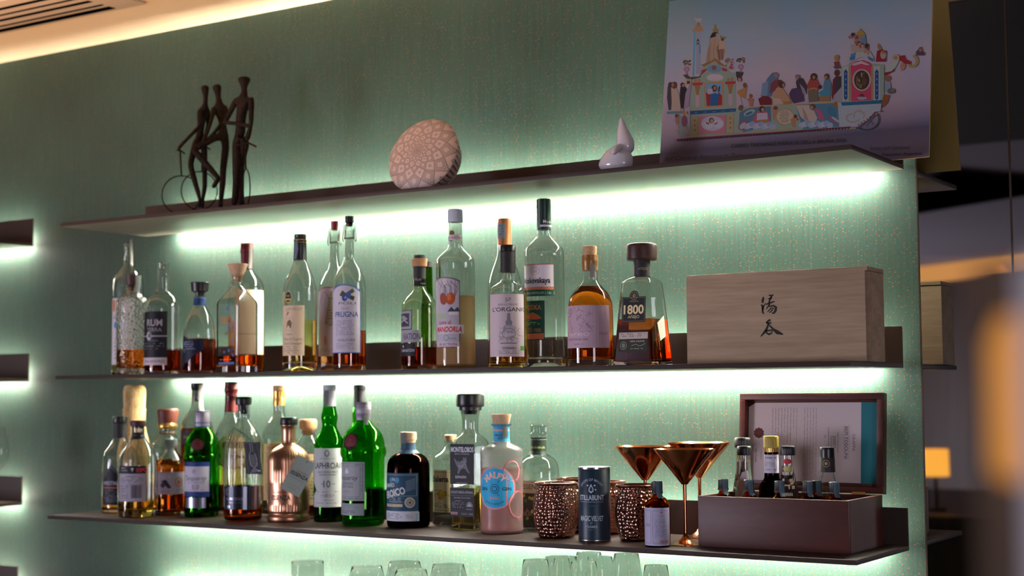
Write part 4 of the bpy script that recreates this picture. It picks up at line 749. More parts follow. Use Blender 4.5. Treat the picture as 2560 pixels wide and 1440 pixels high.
    for x, y, rx, ry, r_ in ((22, 1178, 25, 28, .1), (42, 1262, 32, 36, 0)): D.ring(x, y, rx, ry, 3, 'a84a58').ring(x, y, rx-2.5, ry-2.5, 1.5, 'd49a94')
    b.decal(D, 'fruit_rings', 6, label='red grapefruit ring print')
    # mugs
    def mug(label, u, vb, vt, hw, y=None):
        m = B('hammered_mug', label, u, vb, vt, hw*.75, cat='mug', group='hammered copper mugs') if y is None else Bot('hammered_mug', label, u, vb, vt, y=y, z=ZB, cat='mug', group='hammered copper mugs')
        s = hw/58; p = [(v, h*s) for v, h in ((0, 40), (.03, 44), (.15, 50), (.35, 56), (.55, 58), (.75, 55), (.88, 50), (.94, 48))]
        pr = [(vb-(vb-vt)*v, h) for v, h in p]+[(vb-(vb-vt)*.97, 50*s), (vt+1, 52*s), (vt, 50*s, 's')]
        m.body(pr, M_HAM, name='copper_bowl', t=.0015, bt=.004); k = m.k
        rm = bmesh.new(); tube(rm, [(math.cos(t)*51*s*k, math.sin(t)*51*s*k, m.z(vt)) for t in (2*PI*i/40 for i in range(40))], .0016, 8, True); obj('rolled_rim', rm, M_HAMRIM, m.root)
        return m
    mug('hammered copper mug in front of the bottle with the glass stopper', 1390, 1341, 1207, 58, y=-.20)
    mug('hammered copper mug half hidden between the front mug and the blue can', 1432, 1305, 1196, 46, y=-.085)
    mug('hammered copper mug right of the blue can, behind the small dropper bottle', 1590, 1343, 1212, 54, y=-.185)
    mug('hammered copper mug peeking out behind the blue can', 1524, 1308, 1204, 46, y=-.085)
    # can
    b = B('round_tin', 'dark blue-green cylindrical tin with white lettering', 1486, 1346, 1166, 39, cat='tin', y=-.225)
    b.body([(1346, 39, 's'), (1343, 40, 's'), (1172, 40, 's'), (1171, 39.3, 's'), (1169, 39.8, 's'), (1167, 39, 's'), (1166, 37, 's')], M_TIN, name='tin_body', solid=True)
    b.part('steel_rim', [(1171, 40.6, 's'), (1167, 40.6, 's')], M_STEEL); b.part('base_rim', [(1346, 39.5, 's'), (1343, 40.8, 's'), (1341, 40.4, 's')], M_STEEL)
    D = Decal().arc('DROPS OF MAGIC', 0, 1230, 34, 6, '8a9cac', -90, .01).poly([(0, 1206), (6, 1218), (6, 1224), (0, 1229), (-6, 1224), (-6, 1218)], 'a8b4bc').poly([(0, 1211), (4, 1219), (3, 1224), (-3, 1224), (-4, 1219)], '1c3c50').ell(9, 1210, 2.5, 2, 'a8b4bc').ell(-9, 1210, 2.5, 2, 'a8b4bc').ell(11, 1220, 2, 2, 'a8b4bc')
    D.text('STILLABUNT', 0, 1239, 12, 'a8b4c0', 66, .02).rect(-32, 1249, 32, 1250, '8a9cac').text('STILLABUNT', 0, 1259, 4, '2c5c70', 40, 0).text('MAGIC VELVET', 0, 1289, 12, '98a8b4', 62, .03).text('FOAMER', 0, 1309, 6, '8a9cac', 32, .01).ring(0, 1300, 3, 3, 1, '8a9cac').micro(-7, 1316, 8, 1318, 1, '8a9cac', 2); b.decal(D, du=-8)
    # dropper bottle
    def dropper(label, u, vb, vt, hw, ch, chw, grp=None, lab=True, y=None, z=ZB):
        m = Bot('dropper_bottle', label, u, vb, vt, z=z, r=hw, group=grp, y=y); H = vb-vt
        m.body([(vb, hw-2), (vb-3, hw), (vb-H*.60, hw), (vb-H*.66, hw-2), (vb-H*.73, hw*.72), (vb-H*.77, chw*.9), (vt+ch, chw*.8, 's')], G_AMBER, (vb-H*.62, L_COLA))
        m.part('screw_cap', [(vt+ch+4, chw+1, 's'), (vt+ch, chw+1, 's'), (vt+ch-2, chw, 's'), (vt+2, chw, 's'), (vt, chw-2, 's')], M_BLACK, rip=lambda z: (.0002, 30))
        strap(m, 'tax_seal', [(5, vt, chw+.6), (5, vt+ch, chw+1.4), (7, vt+ch+10, chw+4), (9, vt+ch+14, chw+8)], chw*1.1, M_SEALBLUE)
        if lab:
            D = Decal().rect(-44, vb-H*.60, 40, vb-4, '9a98b2').frame(-10, vb-H*.56, 34, vb-10, .8, '6a5a70').frame(-36, vb-H*.56, -14, vb-10, .8, '6a5a70').text('GIS', 14, vb-H*.48, 6, '8a889c', 18).poly([(8, vb-H*.535), (18, vb-H*.535), (13, vb-H*.52)], '8a3040').micro(-4, vb-H*.43, 28, vb-H*.14, 13, '7c7a92', 4).text('S35', -24, vb-H*.34, 7, '6a687e', 14, rot=0).bars(8, vb-H*.11, 32, vb-H*.06, 9, '8a5a68')
            m.decal(D, du=-3)
        return m
    dropper('small amber dropper bottle with lilac label, by the copper mug', 1643.5, 1361, 1202, 32, 27, 13.5, y=-.262)
    # martini glasses
    def martini(label, u, vb, vt, hw, y=None, du=0):
        m = Bot('martini_glass', label, u, vb, vt, z=ZB, r=hw*.53, cat='cocktail glass', group='polished copper martini glasses', y=y); k = m.k; H = m.z(vt)
        R_ = hw*k; fr = R_*.50; out = [(0, fr, 1), (.0015, fr, 1), (.004, fr*.7, 1), (.012, fr*.28, 1), (.018, .0045, 1), (.022, .0035, 1)]
        bm = loft(bmesh.new(), out, True, True); obj('foot', bm, M_COPPER, m.root)
        obj('stem', loft(bmesh.new(), [(.02, .0036, 1), (H*.40, .0034, 1), (H*.635, .0034, 1)]), M_COPPER, m.root)
        zb_ = H*.63; cone = [(zb_, .0008, 1), (zb_, .006, 1), (zb_+.004, .009, 1), (H-.002, R_-.0003, 1), (H, R_, 1), (H, R_-.0012, 1), (zb_+.008, .010, 1), (zb_+.006, .0005, 1)]
        obj('bowl', loft(bmesh.new(), cone), M_COPPER, m.root); return m
    martini('copper martini glass nearest the front, beside the wooden box', 1712, 1357, 1122, 77, y=-.215)
    martini('copper martini glass behind the mugs, leftmost of the three', 1613, 1330, 1115, 76, y=-.14)
    martini('copper martini glass behind the front one, its foot partly behind the wooden box', 1749, 1338, 1106, 78, y=-.073)
    return dropper
# ================================================================== THE SETTING
def wallpaper():
    m = mat('teal_embossed_wallpaper', rough=.6, spec=.15); t = NT(m); co = t.coord(); X, Y, Z = t.sep(co); S_ = 1/.0118
    nd = t.new('ShaderNodeTexNoise'); t.l.new(co, nd.inputs['Vector']); nd.inputs['Scale'].default_value = 95; nd.inputs['Detail'].default_value = 1; dx, dy, dz = t.sep(nd.outputs['Color'])
    x = t.m('ADD', t.m('MULTIPLY', X, S_), t.m('MULTIPLY', dx, .32)); z = t.m('ADD', t.m('MULTIPLY', Z, S_*1.12), t.m('MULTIPLY', dy, .32))
    def cell(ox, oz):
        a = t.m('SUBTRACT', t.m('FLOORED_MODULO', t.m('ADD', x, ox), 1.0), .5)
        b = t.m('SUBTRACT', t.m('FLOORED_MODULO', t.m('ADD', z, oz), 1.7320508), .8660254)
        return a, b, t.m('ADD', t.m('MULTIPLY', a, a), t.m('MULTIPLY', b, b))
    a1, b1, d1 = cell(0, 0); a2, b2, d2 = cell(.5, .8660254); k = t.m('LESS_THAN', d1, d2); nk = t.m('SUBTRACT', 1.0, k)
    gx = t.m('ABSOLUTE', t.m('ADD', t.m('MULTIPLY', a1, k), t.m('MULTIPLY', a2, nk))); gz = t.m('ABSOLUTE', t.m('ADD', t.m('MULTIPLY', b1, k), t.m('MULTIPLY', b2, nk)))
    hd = t.m('MAXIMUM', gx, t.m('ADD', t.m('MULTIPLY', gx, .5), t.m('MULTIPLY', gz, .8660254)))
    edge = t.m('SMOOTH_MIN', 1.0, t.m('MULTIPLY', t.m('MAXIMUM', t.m('SUBTRACT', hd, .452), 0.0), 40.0), .1)
    dot = t.m('LESS_THAN', t.m('MINIMUM', d1, d2), .010)
    n1 = t.noise(co, 75, 4, .75); n2 = t.noise(co, 170, 3, .6); n3 = t.noise(t.mapping(co, (30, 30, 1.1)), 6, 3, .6); n4 = t.noise(co, 2.2, 2, .5)
    ms = t.new('ShaderNodeMapRange'); t.l.new(n1, ms.inputs[0]); ms.inputs[1].default_value = .48; ms.inputs[2].default_value = .60
    heavy = t.m('MULTIPLY', edge, ms.outputs[0]); faint = t.m('MULTIPLY', edge, t.m('MULTIPLY', t.m('GREATER_THAN', n2, .42), .6))
    ln = t.m('MINIMUM', d1, d2); star = t.m('GREATER_THAN', ln, .255)
    wide = t.m('GREATER_THAN', hd, .470); n5 = t.noise(t.mapping(co, (26, 26, 7)), 3.2, 3, .7)
    sm = t.m('GREATER_THAN', t.m('ADD', t.m('MULTIPLY', n5, .5), t.m('MULTIPLY', n2, .5)), .535); star = t.m('MULTIPLY', star, sm)
    heavy = t.m('MAXIMUM', t.m('MULTIPLY', t.m('MULTIPLY', wide, ms.outputs[0]), t.m('GREATER_THAN', n2, .55)), star)
    faint = t.m('MULTIPLY', faint, 1.3)
    pat = t.m('MINIMUM', t.m('MAXIMUM', t.m('MAXIMUM', heavy, faint), t.m('MULTIPLY', dot, .55)), 1.0)
    base = t.ramp(t.m('ADD', t.m('MULTIPLY', n3, .35), t.m('MULTIPLY', n4, .65)), [(.3, '253e37'), (.7, '3b584e')])
    col = t.mix(heavy, t.mix(pat, base, hx('54331f')), hx('84502f')); t.l.new(col, t.b.inputs['Base Color'])
    t.l.new(t.m('MULTIPLY', heavy, .15), t.b.inputs['Metallic'])
    t.bump(t.m('ADD', t.m('MULTIPLY', heavy, 1.0), t.m('MULTIPLY', n3, .05)), .4, .0014); return m
M_WALL = wallpaper()
M_CEIL = mat('plaster_ceiling', 'e2c8a6', .8); M_CEILB = mat('brown_ceiling_panel', '241c18', .7); M_CEILF = mat('grey_ceiling', '9a96a0', .8)
M_SHELF = mat('taupe_powder_coated_metal', (.052, .034, .028), .48, 0, spec=.22)
M_UNDER_LIT = mat('taupe_underside_led_lit', (.33, .29, .22), .26, 0, spec=.9)  # same coated metal as the plate, colour made paler for the LED glow below
def shelf_grain():
    t = NT(M_SHELF); n = t.noise(t.coord(), 900, 2, .5); t.bump(n, .08, .0004)
shelf_grain()
M_LED = mat('led_strip_light', 'ffffff', .5, 0, LED_COL, LED_W); M_LEDUP = mat('led_strip_dim_side', 'ffffff', .5, 0, LED_COL, LED_UP); M_LED2 = mat('led_strip_left_unit', 'ffffff', .5, 0, LED_COL, LED_W*.42)
M_MIRROR = mat('smoked_mirror', (.40, .385, .37), .015, 1); M_TRIM = mat('dark_bronze_trim', '3a2a20', .4, .6)
M_WOODW = woodmat('dark_veneer', '1c1008', '38200e', (6, 6, .6), .5, 3)
def struct(name, bm, m, smooth=0, label=None):
    o = obj(name, bm, m, None, smooth); o['kind'] = 'structure'
    if label: o['label'] = label
    return o
XW = PY(2299, 760, 0).x
struct('wall_back', box(bmesh.new(), -7, 0, 0, XW, .08, ZC), M_WALL)
struct('wall_mirror', box(bmesh.new(), XW+.002, 0, 0, .9, .08, ZC), M_MIRROR)
struct('trim_1', box(bmesh.new(), XW-.0005, -.0015, 0, XW+.0022, .001, ZC), M_TRIM)
XS = PY(2527, 500, 0).x
struct('trim_2', box(bmesh.new(), XS-.0018, -.0012, 0, XS+.0018, .002, ZC), M_TRIM)
struct('ceiling', box(bmesh.new(), -7, -.86, ZC, 3, .08, ZC+.08), M_CEIL)
struct('trim_3', box(bmesh.new(), -7, -3.0, ZC-.002, 3, -.86, ZC+.08), M_CEILB, label='dark brown dropped ceiling band')
struct('ceiling_far', box(bmesh.new(), -9, -14, ZC, 3, -3.0, ZC+.08), M_CEILF)
struct('floor', box(bmesh.new(), -9, -14, -.05, 3, .08, 0), mat('dark_floor', '3a3230', .5))
def MC(u, v, z=ZC): p = PZ(u, v, z); return Vector((p.x, -p.y, z))   # where the mirror shows a point of height z
def MY(u, v, yv): p = PY(u, v, yv); return Vector((p.x, -yv, p.z))
a, b, c = MC(2285, 416), MC(2290, 521), MC(2690, 452)
bm = bmesh.new(); f = bm.faces.new([bm.verts.new((p.x, p.y, ZC-.03)) for p in (a, b, c)]); bmesh.ops.solidify(bm, geom=[f], thickness=-.029)
struct('trim_4', bm, M_WOODW, label='dark wooden ceiling wedge seen in the mirror')
a, b = MC(2290, 668), MC(2600, 632); d = (b-a).normalized(); a = a-d*3; b = b+d*1.5; n = Vector((-d.y, d.x, 0))
bm = bmesh.new(); bmesh.ops.recalc_face_normals(bm, faces=bm.faces)
def wallseg(name, z0, z1, m, off):
    bm = bmesh.new(); q = [Vector((a.x, a.y, 0)), Vector((b.x, b.y, 0))]; back = Vector((0, -.06, 0)); o_ = Vector((0, off, 0)); vs = []
    for z in (z0, z1):
        for p in (q[0]+o_, q[1]+o_, q[1]+back, q[0]+back): vs.append(bm.verts.new((p.x, p.y, z)))
    for k in range(4): bm.faces.new((vs[k], vs[(k+1) % 4], vs[4+(k+1) % 4], vs[4+k]))
    bm.faces.new(vs[:4]); bm.faces.new(vs[4:]); struct(name, bm, m)
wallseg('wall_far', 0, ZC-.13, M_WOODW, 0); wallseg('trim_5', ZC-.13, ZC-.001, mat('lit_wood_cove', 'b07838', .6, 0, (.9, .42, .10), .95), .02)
# --- shelves
def shelf(x0, x1, z, label, led=(.09, .06), up=None, dn=None):
    t = thing('wall_shelf', label, 'shelf', ((x0+x1)/2, YB, z), 0, 'back-lit metal wall shelves'); h = (x1-x0)/2
    pl = bxo('plate', -h, YF-YB, -TH, h, 0, 0, [M_SHELF, M_UNDER_LIT], t, .0008)
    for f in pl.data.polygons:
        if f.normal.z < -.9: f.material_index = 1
    bxo('upstand', -h, -.005, 0, h, 0, HU, M_SHELF, t, .0006)
    bxo('led_strip', -h+led[0], .004, .018, h-led[1], .009, .028, up or M_LEDUP, t)
    bxo('led_strip', -h+led[0], .004, -.004, h-led[1], .016, -.001, dn or M_LED, t)
    return t
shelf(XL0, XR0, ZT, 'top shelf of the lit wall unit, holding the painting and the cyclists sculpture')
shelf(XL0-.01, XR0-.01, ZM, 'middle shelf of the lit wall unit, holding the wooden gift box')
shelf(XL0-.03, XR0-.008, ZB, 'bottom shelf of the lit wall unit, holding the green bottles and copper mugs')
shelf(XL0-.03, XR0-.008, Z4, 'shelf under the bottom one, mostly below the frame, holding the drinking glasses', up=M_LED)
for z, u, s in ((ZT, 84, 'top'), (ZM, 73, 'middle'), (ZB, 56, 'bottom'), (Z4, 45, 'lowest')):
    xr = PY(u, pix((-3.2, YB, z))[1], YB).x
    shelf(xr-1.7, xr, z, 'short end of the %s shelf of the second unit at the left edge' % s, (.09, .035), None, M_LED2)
# --- ceiling air vent
def vent():
    p0, p1 = PZ(-40, 78, ZC), PZ(320, 9, ZC); y0 = p1.y; x1 = p1.x; t = thing('ceiling_air_vent', 'white slotted air vent in the cream ceiling, top left corner', 'air vent', (x1-1.0, y0, ZC))
    M_V = mat('vent_white', 'cbb6a4', .5); M_D = mat('vent_dark', '060505', .95, spec=0)
    bxo('frame', -1.0, -.20, -.006, 1.05, .012, 0, M_V, t, .002); y = -.002
    for k in range(5):
        bxo('slot', -.96, y-(.022, .009, .014, .009, .014)[k], -.0068, .96, y, -.0058, M_D, t)
        y -= .036
vent()
# --- things the mirror shows, and the blurred things close to the viewer
p = MY(2338, 1190, 4.6); t = thing('table_lamp', 'small orange woven-shade lamp seen in the mirror at right', 'lamp', (p.x, p.y, p.z-.17))
obj('shade', loft(bmesh.new(), [(.17, .068, 1), (.30, .066, 1), (.30, .064, 1), (.171, .066, 1)]), mat('orange_shade', 'd08a30', .7, 0, (1, .45, .06), 2.4), t); obj('base', loft(bmesh.new(), [(0, .05, 1), (.015, .05, 1), (.02, .012, 1), (.18, .01, 1)]), M_MATTE, t)
zc_ = p.z-.17; bxc = bxo('bar_counter', p.x-1.2, -6.3, 0, p.x+1.6, -4.3, zc_, M_WOODW, None, .01); tag(bxc, 'dark bar counter reflected low in the mirror', 'counter')
def near(u, v, d): q = ray(u, v); return CAM+q.normalized()*d
a, b = near(2640, 1520, .42), near(2640, 640, .42); r_ = .006
t = thing('glass_lantern', 'out-of-focus pale post with an orange glow close to the viewer at right edge', 'lantern', (a.x, a.y, a.z))
obj('post', loft(bmesh.new(), [(0, r_, 1), (b.z-a.z-.004, r_, 1), (b.z-a.z, r_*.6, 1)]), mat('pale_post', 'e8e4ea', .6), t)
q1, q2 = near(2572, 1200, .48), near(2572, 790, .48)
obj('glow_shade', loft(bmesh.new(), [(0, .008, 1), (.004, .0105, 1), (q2.z-q1.z-.008, .0105, 1), (q2.z-q1.z, .007, 1)]), mat('amber_shade', 'c07a30', .6, 0, (1, .42, .08), .42), t, loc=q1-a)
q1, q2 = near(2560, 1520, .5), near(2560, 660, .5)
obj('back_plate', box(bmesh.new(), -.013, 0, 0, .016, .003, q2.z-q1.z), mat('bronze_back', '5a4838', .5), t, loc=q1-a)
area('veneer_wash', (MC(2290, 668).x+.8, MC(2290, 668).y+.5, ZC-.1), (MC(2290, 668).x+.3, MC(2290, 668).y, 1.7), 2.2, .1, 5, (1, .62, .3))
area('far_ceiling_light', (-6.5, -6.5, .9), (-3.0, -6.2, 2.5), 1.5, 1.5, 230, (.85, .82, 1))
# ================================================================== TOP SHELF
def skin(name, nodes, edges, m, parent, root=0):
    bm = bmesh.new(); sk = bm.verts.layers.skin.verify(); vs = []
    for i, n in enumerate(nodes):
        v = bm.verts.new(n[0]); r = n[1]; v[sk].radius = r if isinstance(r, tuple) else (r, r); v[sk].use_root = i == root; vs.append(v)
    for i, j in edges: bm.edges.new((vs[i], vs[j]))
    me = bpy.data.meshes.new(name); bm.to_mesh(me); bm.free()
    o = bpy.data.objects.new(name, me); C.objects.link(o); o.parent = parent
    s = o.modifiers.new('skin', 'SKIN'); s.use_smooth_shade = True; s.branch_smoothing = .6; b = o.modifiers.new('sub', 'SUBSURF'); b.levels = b.render_levels = 2
    me.materials.append(m); return o
def bronze():
    m = mat('dark_patinated_bronze', (.035, .022, .018), .75, .1, spec=.2); t = NT(m); n = t.noise(t.coord(), 160, 4, .7)
    t.l.new(t.ramp(n, [(.35, '0a0706'), (.7, '2c1c16')]), t.b.inputs['Base Color']); t.bump(n, .7, .002); return m
def sculpture():
    M = bronze(); yb = -.225; o = PY(505, 515, yb); o.z = ZT; k = pix(o)[2]/F; ax = Vector((1, 0, 0))
    t = thing('cyclists_sculpture', 'dark metal sculpture of three slender cyclists, left end of the top shelf', 'sculpture', o)
    def Q(X, Y, d=0):       # zoomed picture point -> local point, d metres nearer the wall
        p = PY(380+X/3.6, 160+Y/3.6, yb+d); return p-o
    # figure: list of named joints
    def fig(name, J, E, m=M):
        keys = list(J); skin(name, [(Q(*J[q][0]), tuple(a*k*1.5 for a in (J[q][1] if isinstance(J[q][1], tuple) else (J[q][1],)*2))) for q in keys], [(keys.index(a), keys.index(b)) for a, b in E], m, t, 0)
    fig('cyclist', dict(hip=((425, 640, .03), 7), wa=((445, 520, .03), 7), ch=((465, 420, .03), (11, 9)), nk=((480, 355, .03), 4.5), h1=((482, 290, .03), 4), h2=((478, 225, .03), (7.5, 7)), h3=((475, 190, .03), 7),
        s1=((425, 430, .02), 5), e1=((430, 560, -.01), 3.5), w1=((330, 660, -.03), 3), d1=((250, 745, -.045), (4, 3)), f1=((235, 770, -.045), 3),
        s2=((505, 420, .045), 5), e2=((505, 560, .05), 3.5), w2=((470, 680, .04), 3), d2=((445, 735, .03), 3.5),
        th=((385, 740, .01), 6), kn=((345, 910, -.01), 5), cf=((385, 1060, 0), 5), ft=((430, 1215, .01), 3), f2=((425, 1295, .01), 3.5), t2=((470, 740, .04), 6), k2=((475, 950, .04), 4.5), c2=((475, 1100, .035), 4.5), a2=((455, 1220, .03), 3), g2=((455, 1300, .03), 3.5)),
        [('hip', 'wa'), ('wa', 'ch'), ('ch', 'nk'), ('nk', 'h1'), ('h1', 'h2'), ('h2', 'h3'), ('ch', 's1'), ('s1', 'e1'), ('e1', 'w1'), ('w1', 'd1'), ('d1', 'f1'), ('ch', 's2'), ('s2', 'e2'), ('e2', 'w2'), ('w2', 'd2'), ('hip', 'th'), ('th', 'kn'), ('kn', 'cf'), ('cf', 'ft'), ('ft', 'f2'), ('hip', 't2'), ('t2', 'k2'), ('k2', 'c2'), ('c2', 'a2'), ('a2', 'g2')])
    fig('cyclist', dict(hip=((655, 640, .05), 9), wa=((630, 520, .05), 6.5), ch=((615, 410, .05), (13, 10)), nk=((600, 320, .05), 5), h1=((595, 280, .05), 4.5), h2=((588, 220, .05), (8.5, 8)), h3=((578, 185, .05), 8),
        s1=((560, 400, .04), 5), e1=((535, 500, .02), 3.5), w1=((500, 610, .0), 3), d1=((460, 700, -.02), 3.5), s2=((665, 390, .06), 6), e2=((655, 500, .05), 4), w2=((560, 620, .03), 3), d2=((450, 735, .0), 4),
        th=((560, 665, .02), 6.5), kn=((375, 770, -.01), 6.5), cf=((460, 870, .0), 6), an=((600, 1030, .02), 5), ft=((545, 1115, .01), 3.5), t2=((665, 740, .06), 7), k2=((640, 950, .055), 6), c2=((635, 1080, .05), 5.5), a2=((620, 1230, .05), 4), g2=((615, 1290, .04), 4.5)),
        [('hip', 'wa'), ('wa', 'ch'), ('ch', 'nk'), ('nk', 'h1'), ('h1', 'h2'), ('h2', 'h3'), ('ch', 's1'), ('s1', 'e1'), ('e1', 'w1'), ('w1', 'd1'), ('ch', 's2'), ('s2', 'e2'), ('e2', 'w2'), ('w2', 'd2'), ('hip', 'th'), ('th', 'kn'), ('kn', 'cf'), ('cf', 'an'), ('an', 'ft'), ('hip', 't2'), ('t2', 'k2'), ('k2', 'c2'), ('c2', 'a2'), ('a2', 'g2')])
    fig('cyclist', dict(hip=((795, 600, .0), (12, 9)), wa=((800, 480, 0), 9), ch=((825, 340, 0), (14, 9)), nk=((832, 245, 0), 5), h1=((828, 200, 0), 5), h2=((830, 150, 0), (12, 11)), h3=((828, 112, 0), 11),
        s1=((760, 320, .0), 6), e1=((700, 440, .0), 4.5), w1=((665, 510, -.005), 4), d1=((665, 530, -.01), 4), s2=((895, 310, 0), 6), e2=((893, 450, .0), 4.5), w2=((893, 560, -.005), 4.5), d2=((850, 690, -.01), 5),
        b1=((640, 525, -.005), 3.5), b2=((760, 535, -.01), 3.5), b3=((885, 560, -.008), 4),
        th=((765, 720, 0), 9), kn=((765, 880, 0), 8), cf=((760, 1050, 0), 6.5), ft=((745, 1200, 0), 5), f2=((740, 1275, 0), 5.5), t2=((835, 710, .01), 9), k2=((790, 900, .01), 8), c2=((795, 1070, .01), 6.5), a2=((800, 1200, .01), 5.5), g2=((805, 1270, .01), 6)),
        [('hip', 'wa'), ('wa', 'ch'), ('ch', 'nk'), ('nk', 'h1'), ('h1', 'h2'), ('h2', 'h3'), ('ch', 's1'), ('s1', 'e1'), ('e1', 'w1'), ('w1', 'd1'), ('ch', 's2'), ('s2', 'e2'), ('e2', 'w2'), ('w2', 'd2'), ('w2', 'b3'), ('b3', 'b2'), ('b2', 'b1'), ('hip', 'th'), ('th', 'kn'), ('kn', 'cf'), ('cf', 'ft'), ('ft', 'f2'), ('hip', 't2'), ('t2', 'k2'), ('k2', 'c2'), ('c2', 'a2'), ('a2', 'g2')])
    def wheel(cx, cy, rx, ry, d, dd=0):
        tb = bmesh.new(); tube(tb, [Q(cx+rx*math.cos(a), cy+ry*math.sin(a), d+dd*math.cos(a)) for a in (2*PI*i/48 for i in range(48))], .0014, 8, True); obj('wheel', tb, M, t)
    def rod(name, pts, r): tb = bmesh.new(); tube(tb, [Q(*p) for p in pts], r, 8); obj(name, tb, M, t)
    wheel(262, 1178, 172, 172, .0, .04); wheel(425, 1140, 162, 172, .02, .04); wheel(848, 1110, 34, 165, .0, .0)
    rod('fork', [(265, 1005, -.02), (258, 880, -.03), (252, 775, -.045)], .002); rod('handlebar', [(225, 775, -.06), (255, 778, -.045), (292, 805, -.02)], .0018)
    rod('fork', [(450, 968, .01), (450, 850, .0), (448, 740, 0)], .0018); rod('handlebar', [(425, 745, -.015), (470, 735, .0), (522, 768, .02)], .0018)
    rod('fork', [(845, 945, 0), (840, 830, 0), (845, 715, -.01)], .002); rod('handlebar', [(740, 740, -.02), (860, 705, -.01), (938, 745, .0)], .0022)
sculpture()
def lace_lamp():
    yb = -.215; c = PY(1057, 388, yb); n = Vector((.04, -1.0, .34)).normalized()
    t = thing('pierced_ceramic_bowl', 'round pierced white bowl with lace dot pattern, tipped up on the top shelf', 'bowl', (c.x, c.y, ZT))
    m = mat('pierced_porcelain', 'b49c92', .5); T = NT(m); X, Y, Z = T.sep(T.coord()); rr = T.m('SQRT', T.m('ADD', T.m('MULTIPLY', X, X), T.m('MULTIPLY', Y, Y)))
    A = T.m('MULTIPLY', T.m('ARCTAN2', Y, X), 12/(2*PI)); Lr = T.m('MULTIPLY', T.m('LOGARITHM', T.m('MAXIMUM', T.m('DIVIDE', rr, .086), .02), math.e), 1.9)
    p = T.m('ADD', A, Lr); q = T.m('SUBTRACT', A, Lr)
    def cc(v): return T.m('SUBTRACT', T.m('FLOORED_MODULO', v, 1.0), .5)
    fp, fq = cc(p), cc(q); ap, aq = T.m('ABSOLUTE', fp), T.m('ABSOLUTE', fq); d = T.m('MAXIMUM', ap, aq)
    par = T.m('FLOORED_MODULO', T.m('ADD', T.m('FLOOR', p), T.m('MULTIPLY', T.m('FLOOR', q), 1.0)), 2.0)
    def band(r_, wd): return T.m('LESS_THAN', T.m('ABSOLUTE', T.m('SUBTRACT', d, r_)), wd)
    rings = T.m('MAXIMUM', band(.25, .036), band(.37, .036)); rings = T.m('MULTIPLY', rings, T.m('GREATER_THAN', par, .5)); rings = T.m('MAXIMUM', rings, band(.48, .035))
    mn = T.m('MINIMUM', ap, aq); dots = T.m('GREATER_THAN', T.m('SINE', T.m('MULTIPLY', T.m('ADD', fp, fq), 50.0)), -.5); dots2 = T.m('GREATER_THAN', T.m('SINE', T.m('MULTIPLY', T.m('SUBTRACT', fp, fq), 50.0)), -.5)
    hole = T.m('MULTIPLY', rings, T.m('MULTIPLY', dots, dots2)); d2 = T.m('SQRT', T.m('ADD', T.m('MULTIPLY', fp, fp), T.m('MULTIPLY', fq, fq)))
    fl = T.m('MULTIPLY', T.m('LESS_THAN', T.m('ABSOLUTE', T.m('SUBTRACT', d2, .11)), .04), T.m('GREATER_THAN', T.m('SINE', T.m('MULTIPLY', T.m('ARCTAN2', fp, fq), 6.0)), 0.0))
    fl = T.m('MULTIPLY', fl, T.m('LESS_THAN', par, .5)); hole = T.m('MAXIMUM', hole, fl)
    top = T.m('MULTIPLY', T.m('GREATER_THAN', Z, -.0005), T.m('LESS_THAN', rr, .0845)); hole = T.m('MULTIPLY', hole, top)
    T.l.new(T.mix(hole, hx('d2bab0'), hx('22100a')), T.b.inputs['Base Color']); T.bump(T.m('MULTIPLY', hole, -1.0), .8, .001)
    Rm = n.to_track_quat('Z', 'Y').to_matrix().to_4x4()
    r_ = .085; prof = [(-.002, r_-.001, 1), (0, r_, 1), (.003, r_-.002, 1), (.008, r_*.90, 1), (.014, r_*.74, 1), (.019, r_*.5, 1), (.022, r_*.25, 1), (.023, .002, 1)]
    lid = obj('pierced_dome', loft(bmesh.new(), prof), m, t); lid.matrix_local = Matrix.Translation((0, 0, c.z-ZT)) @ Rm
    bm = bmesh.new(); N = 44; H = .046
    for k in range(N):
        a = 2*PI*k/N; da = .045; pr = [(-.001, r_-.002), (-.018, r_-.006), (-H, r_-.018)]
        for (z0, ra), (z1, rb) in zip(pr, pr[1:]):
            vs = []
            for z, r1 in ((z0, ra), (z1, rb)):
                for s, ri in ((-da, r1), (da, r1), (da, r1-.003), (-da, r1-.003)): vs.append(bm.verts.new((ri*math.cos(a+s), ri*math.sin(a+s), z)))
            for j in range(4): bm.faces.new((vs[j], vs[(j+1) % 4], vs[4+(j+1) % 4], vs[4+j]))
    loft(bm, [(-H-.004, r_-.03, 1), (-H-.003, r_-.02, 1), (-H, r_-.017, 1), (-H, r_-.022, 1)])
    sl = obj('slotted_side', bm, mat('bowl_porcelain', 'd2bab0', .5), t); sl.matrix_local = Matrix.Translation((0, 0, c.z-ZT)) @ Rm
lace_lamp()
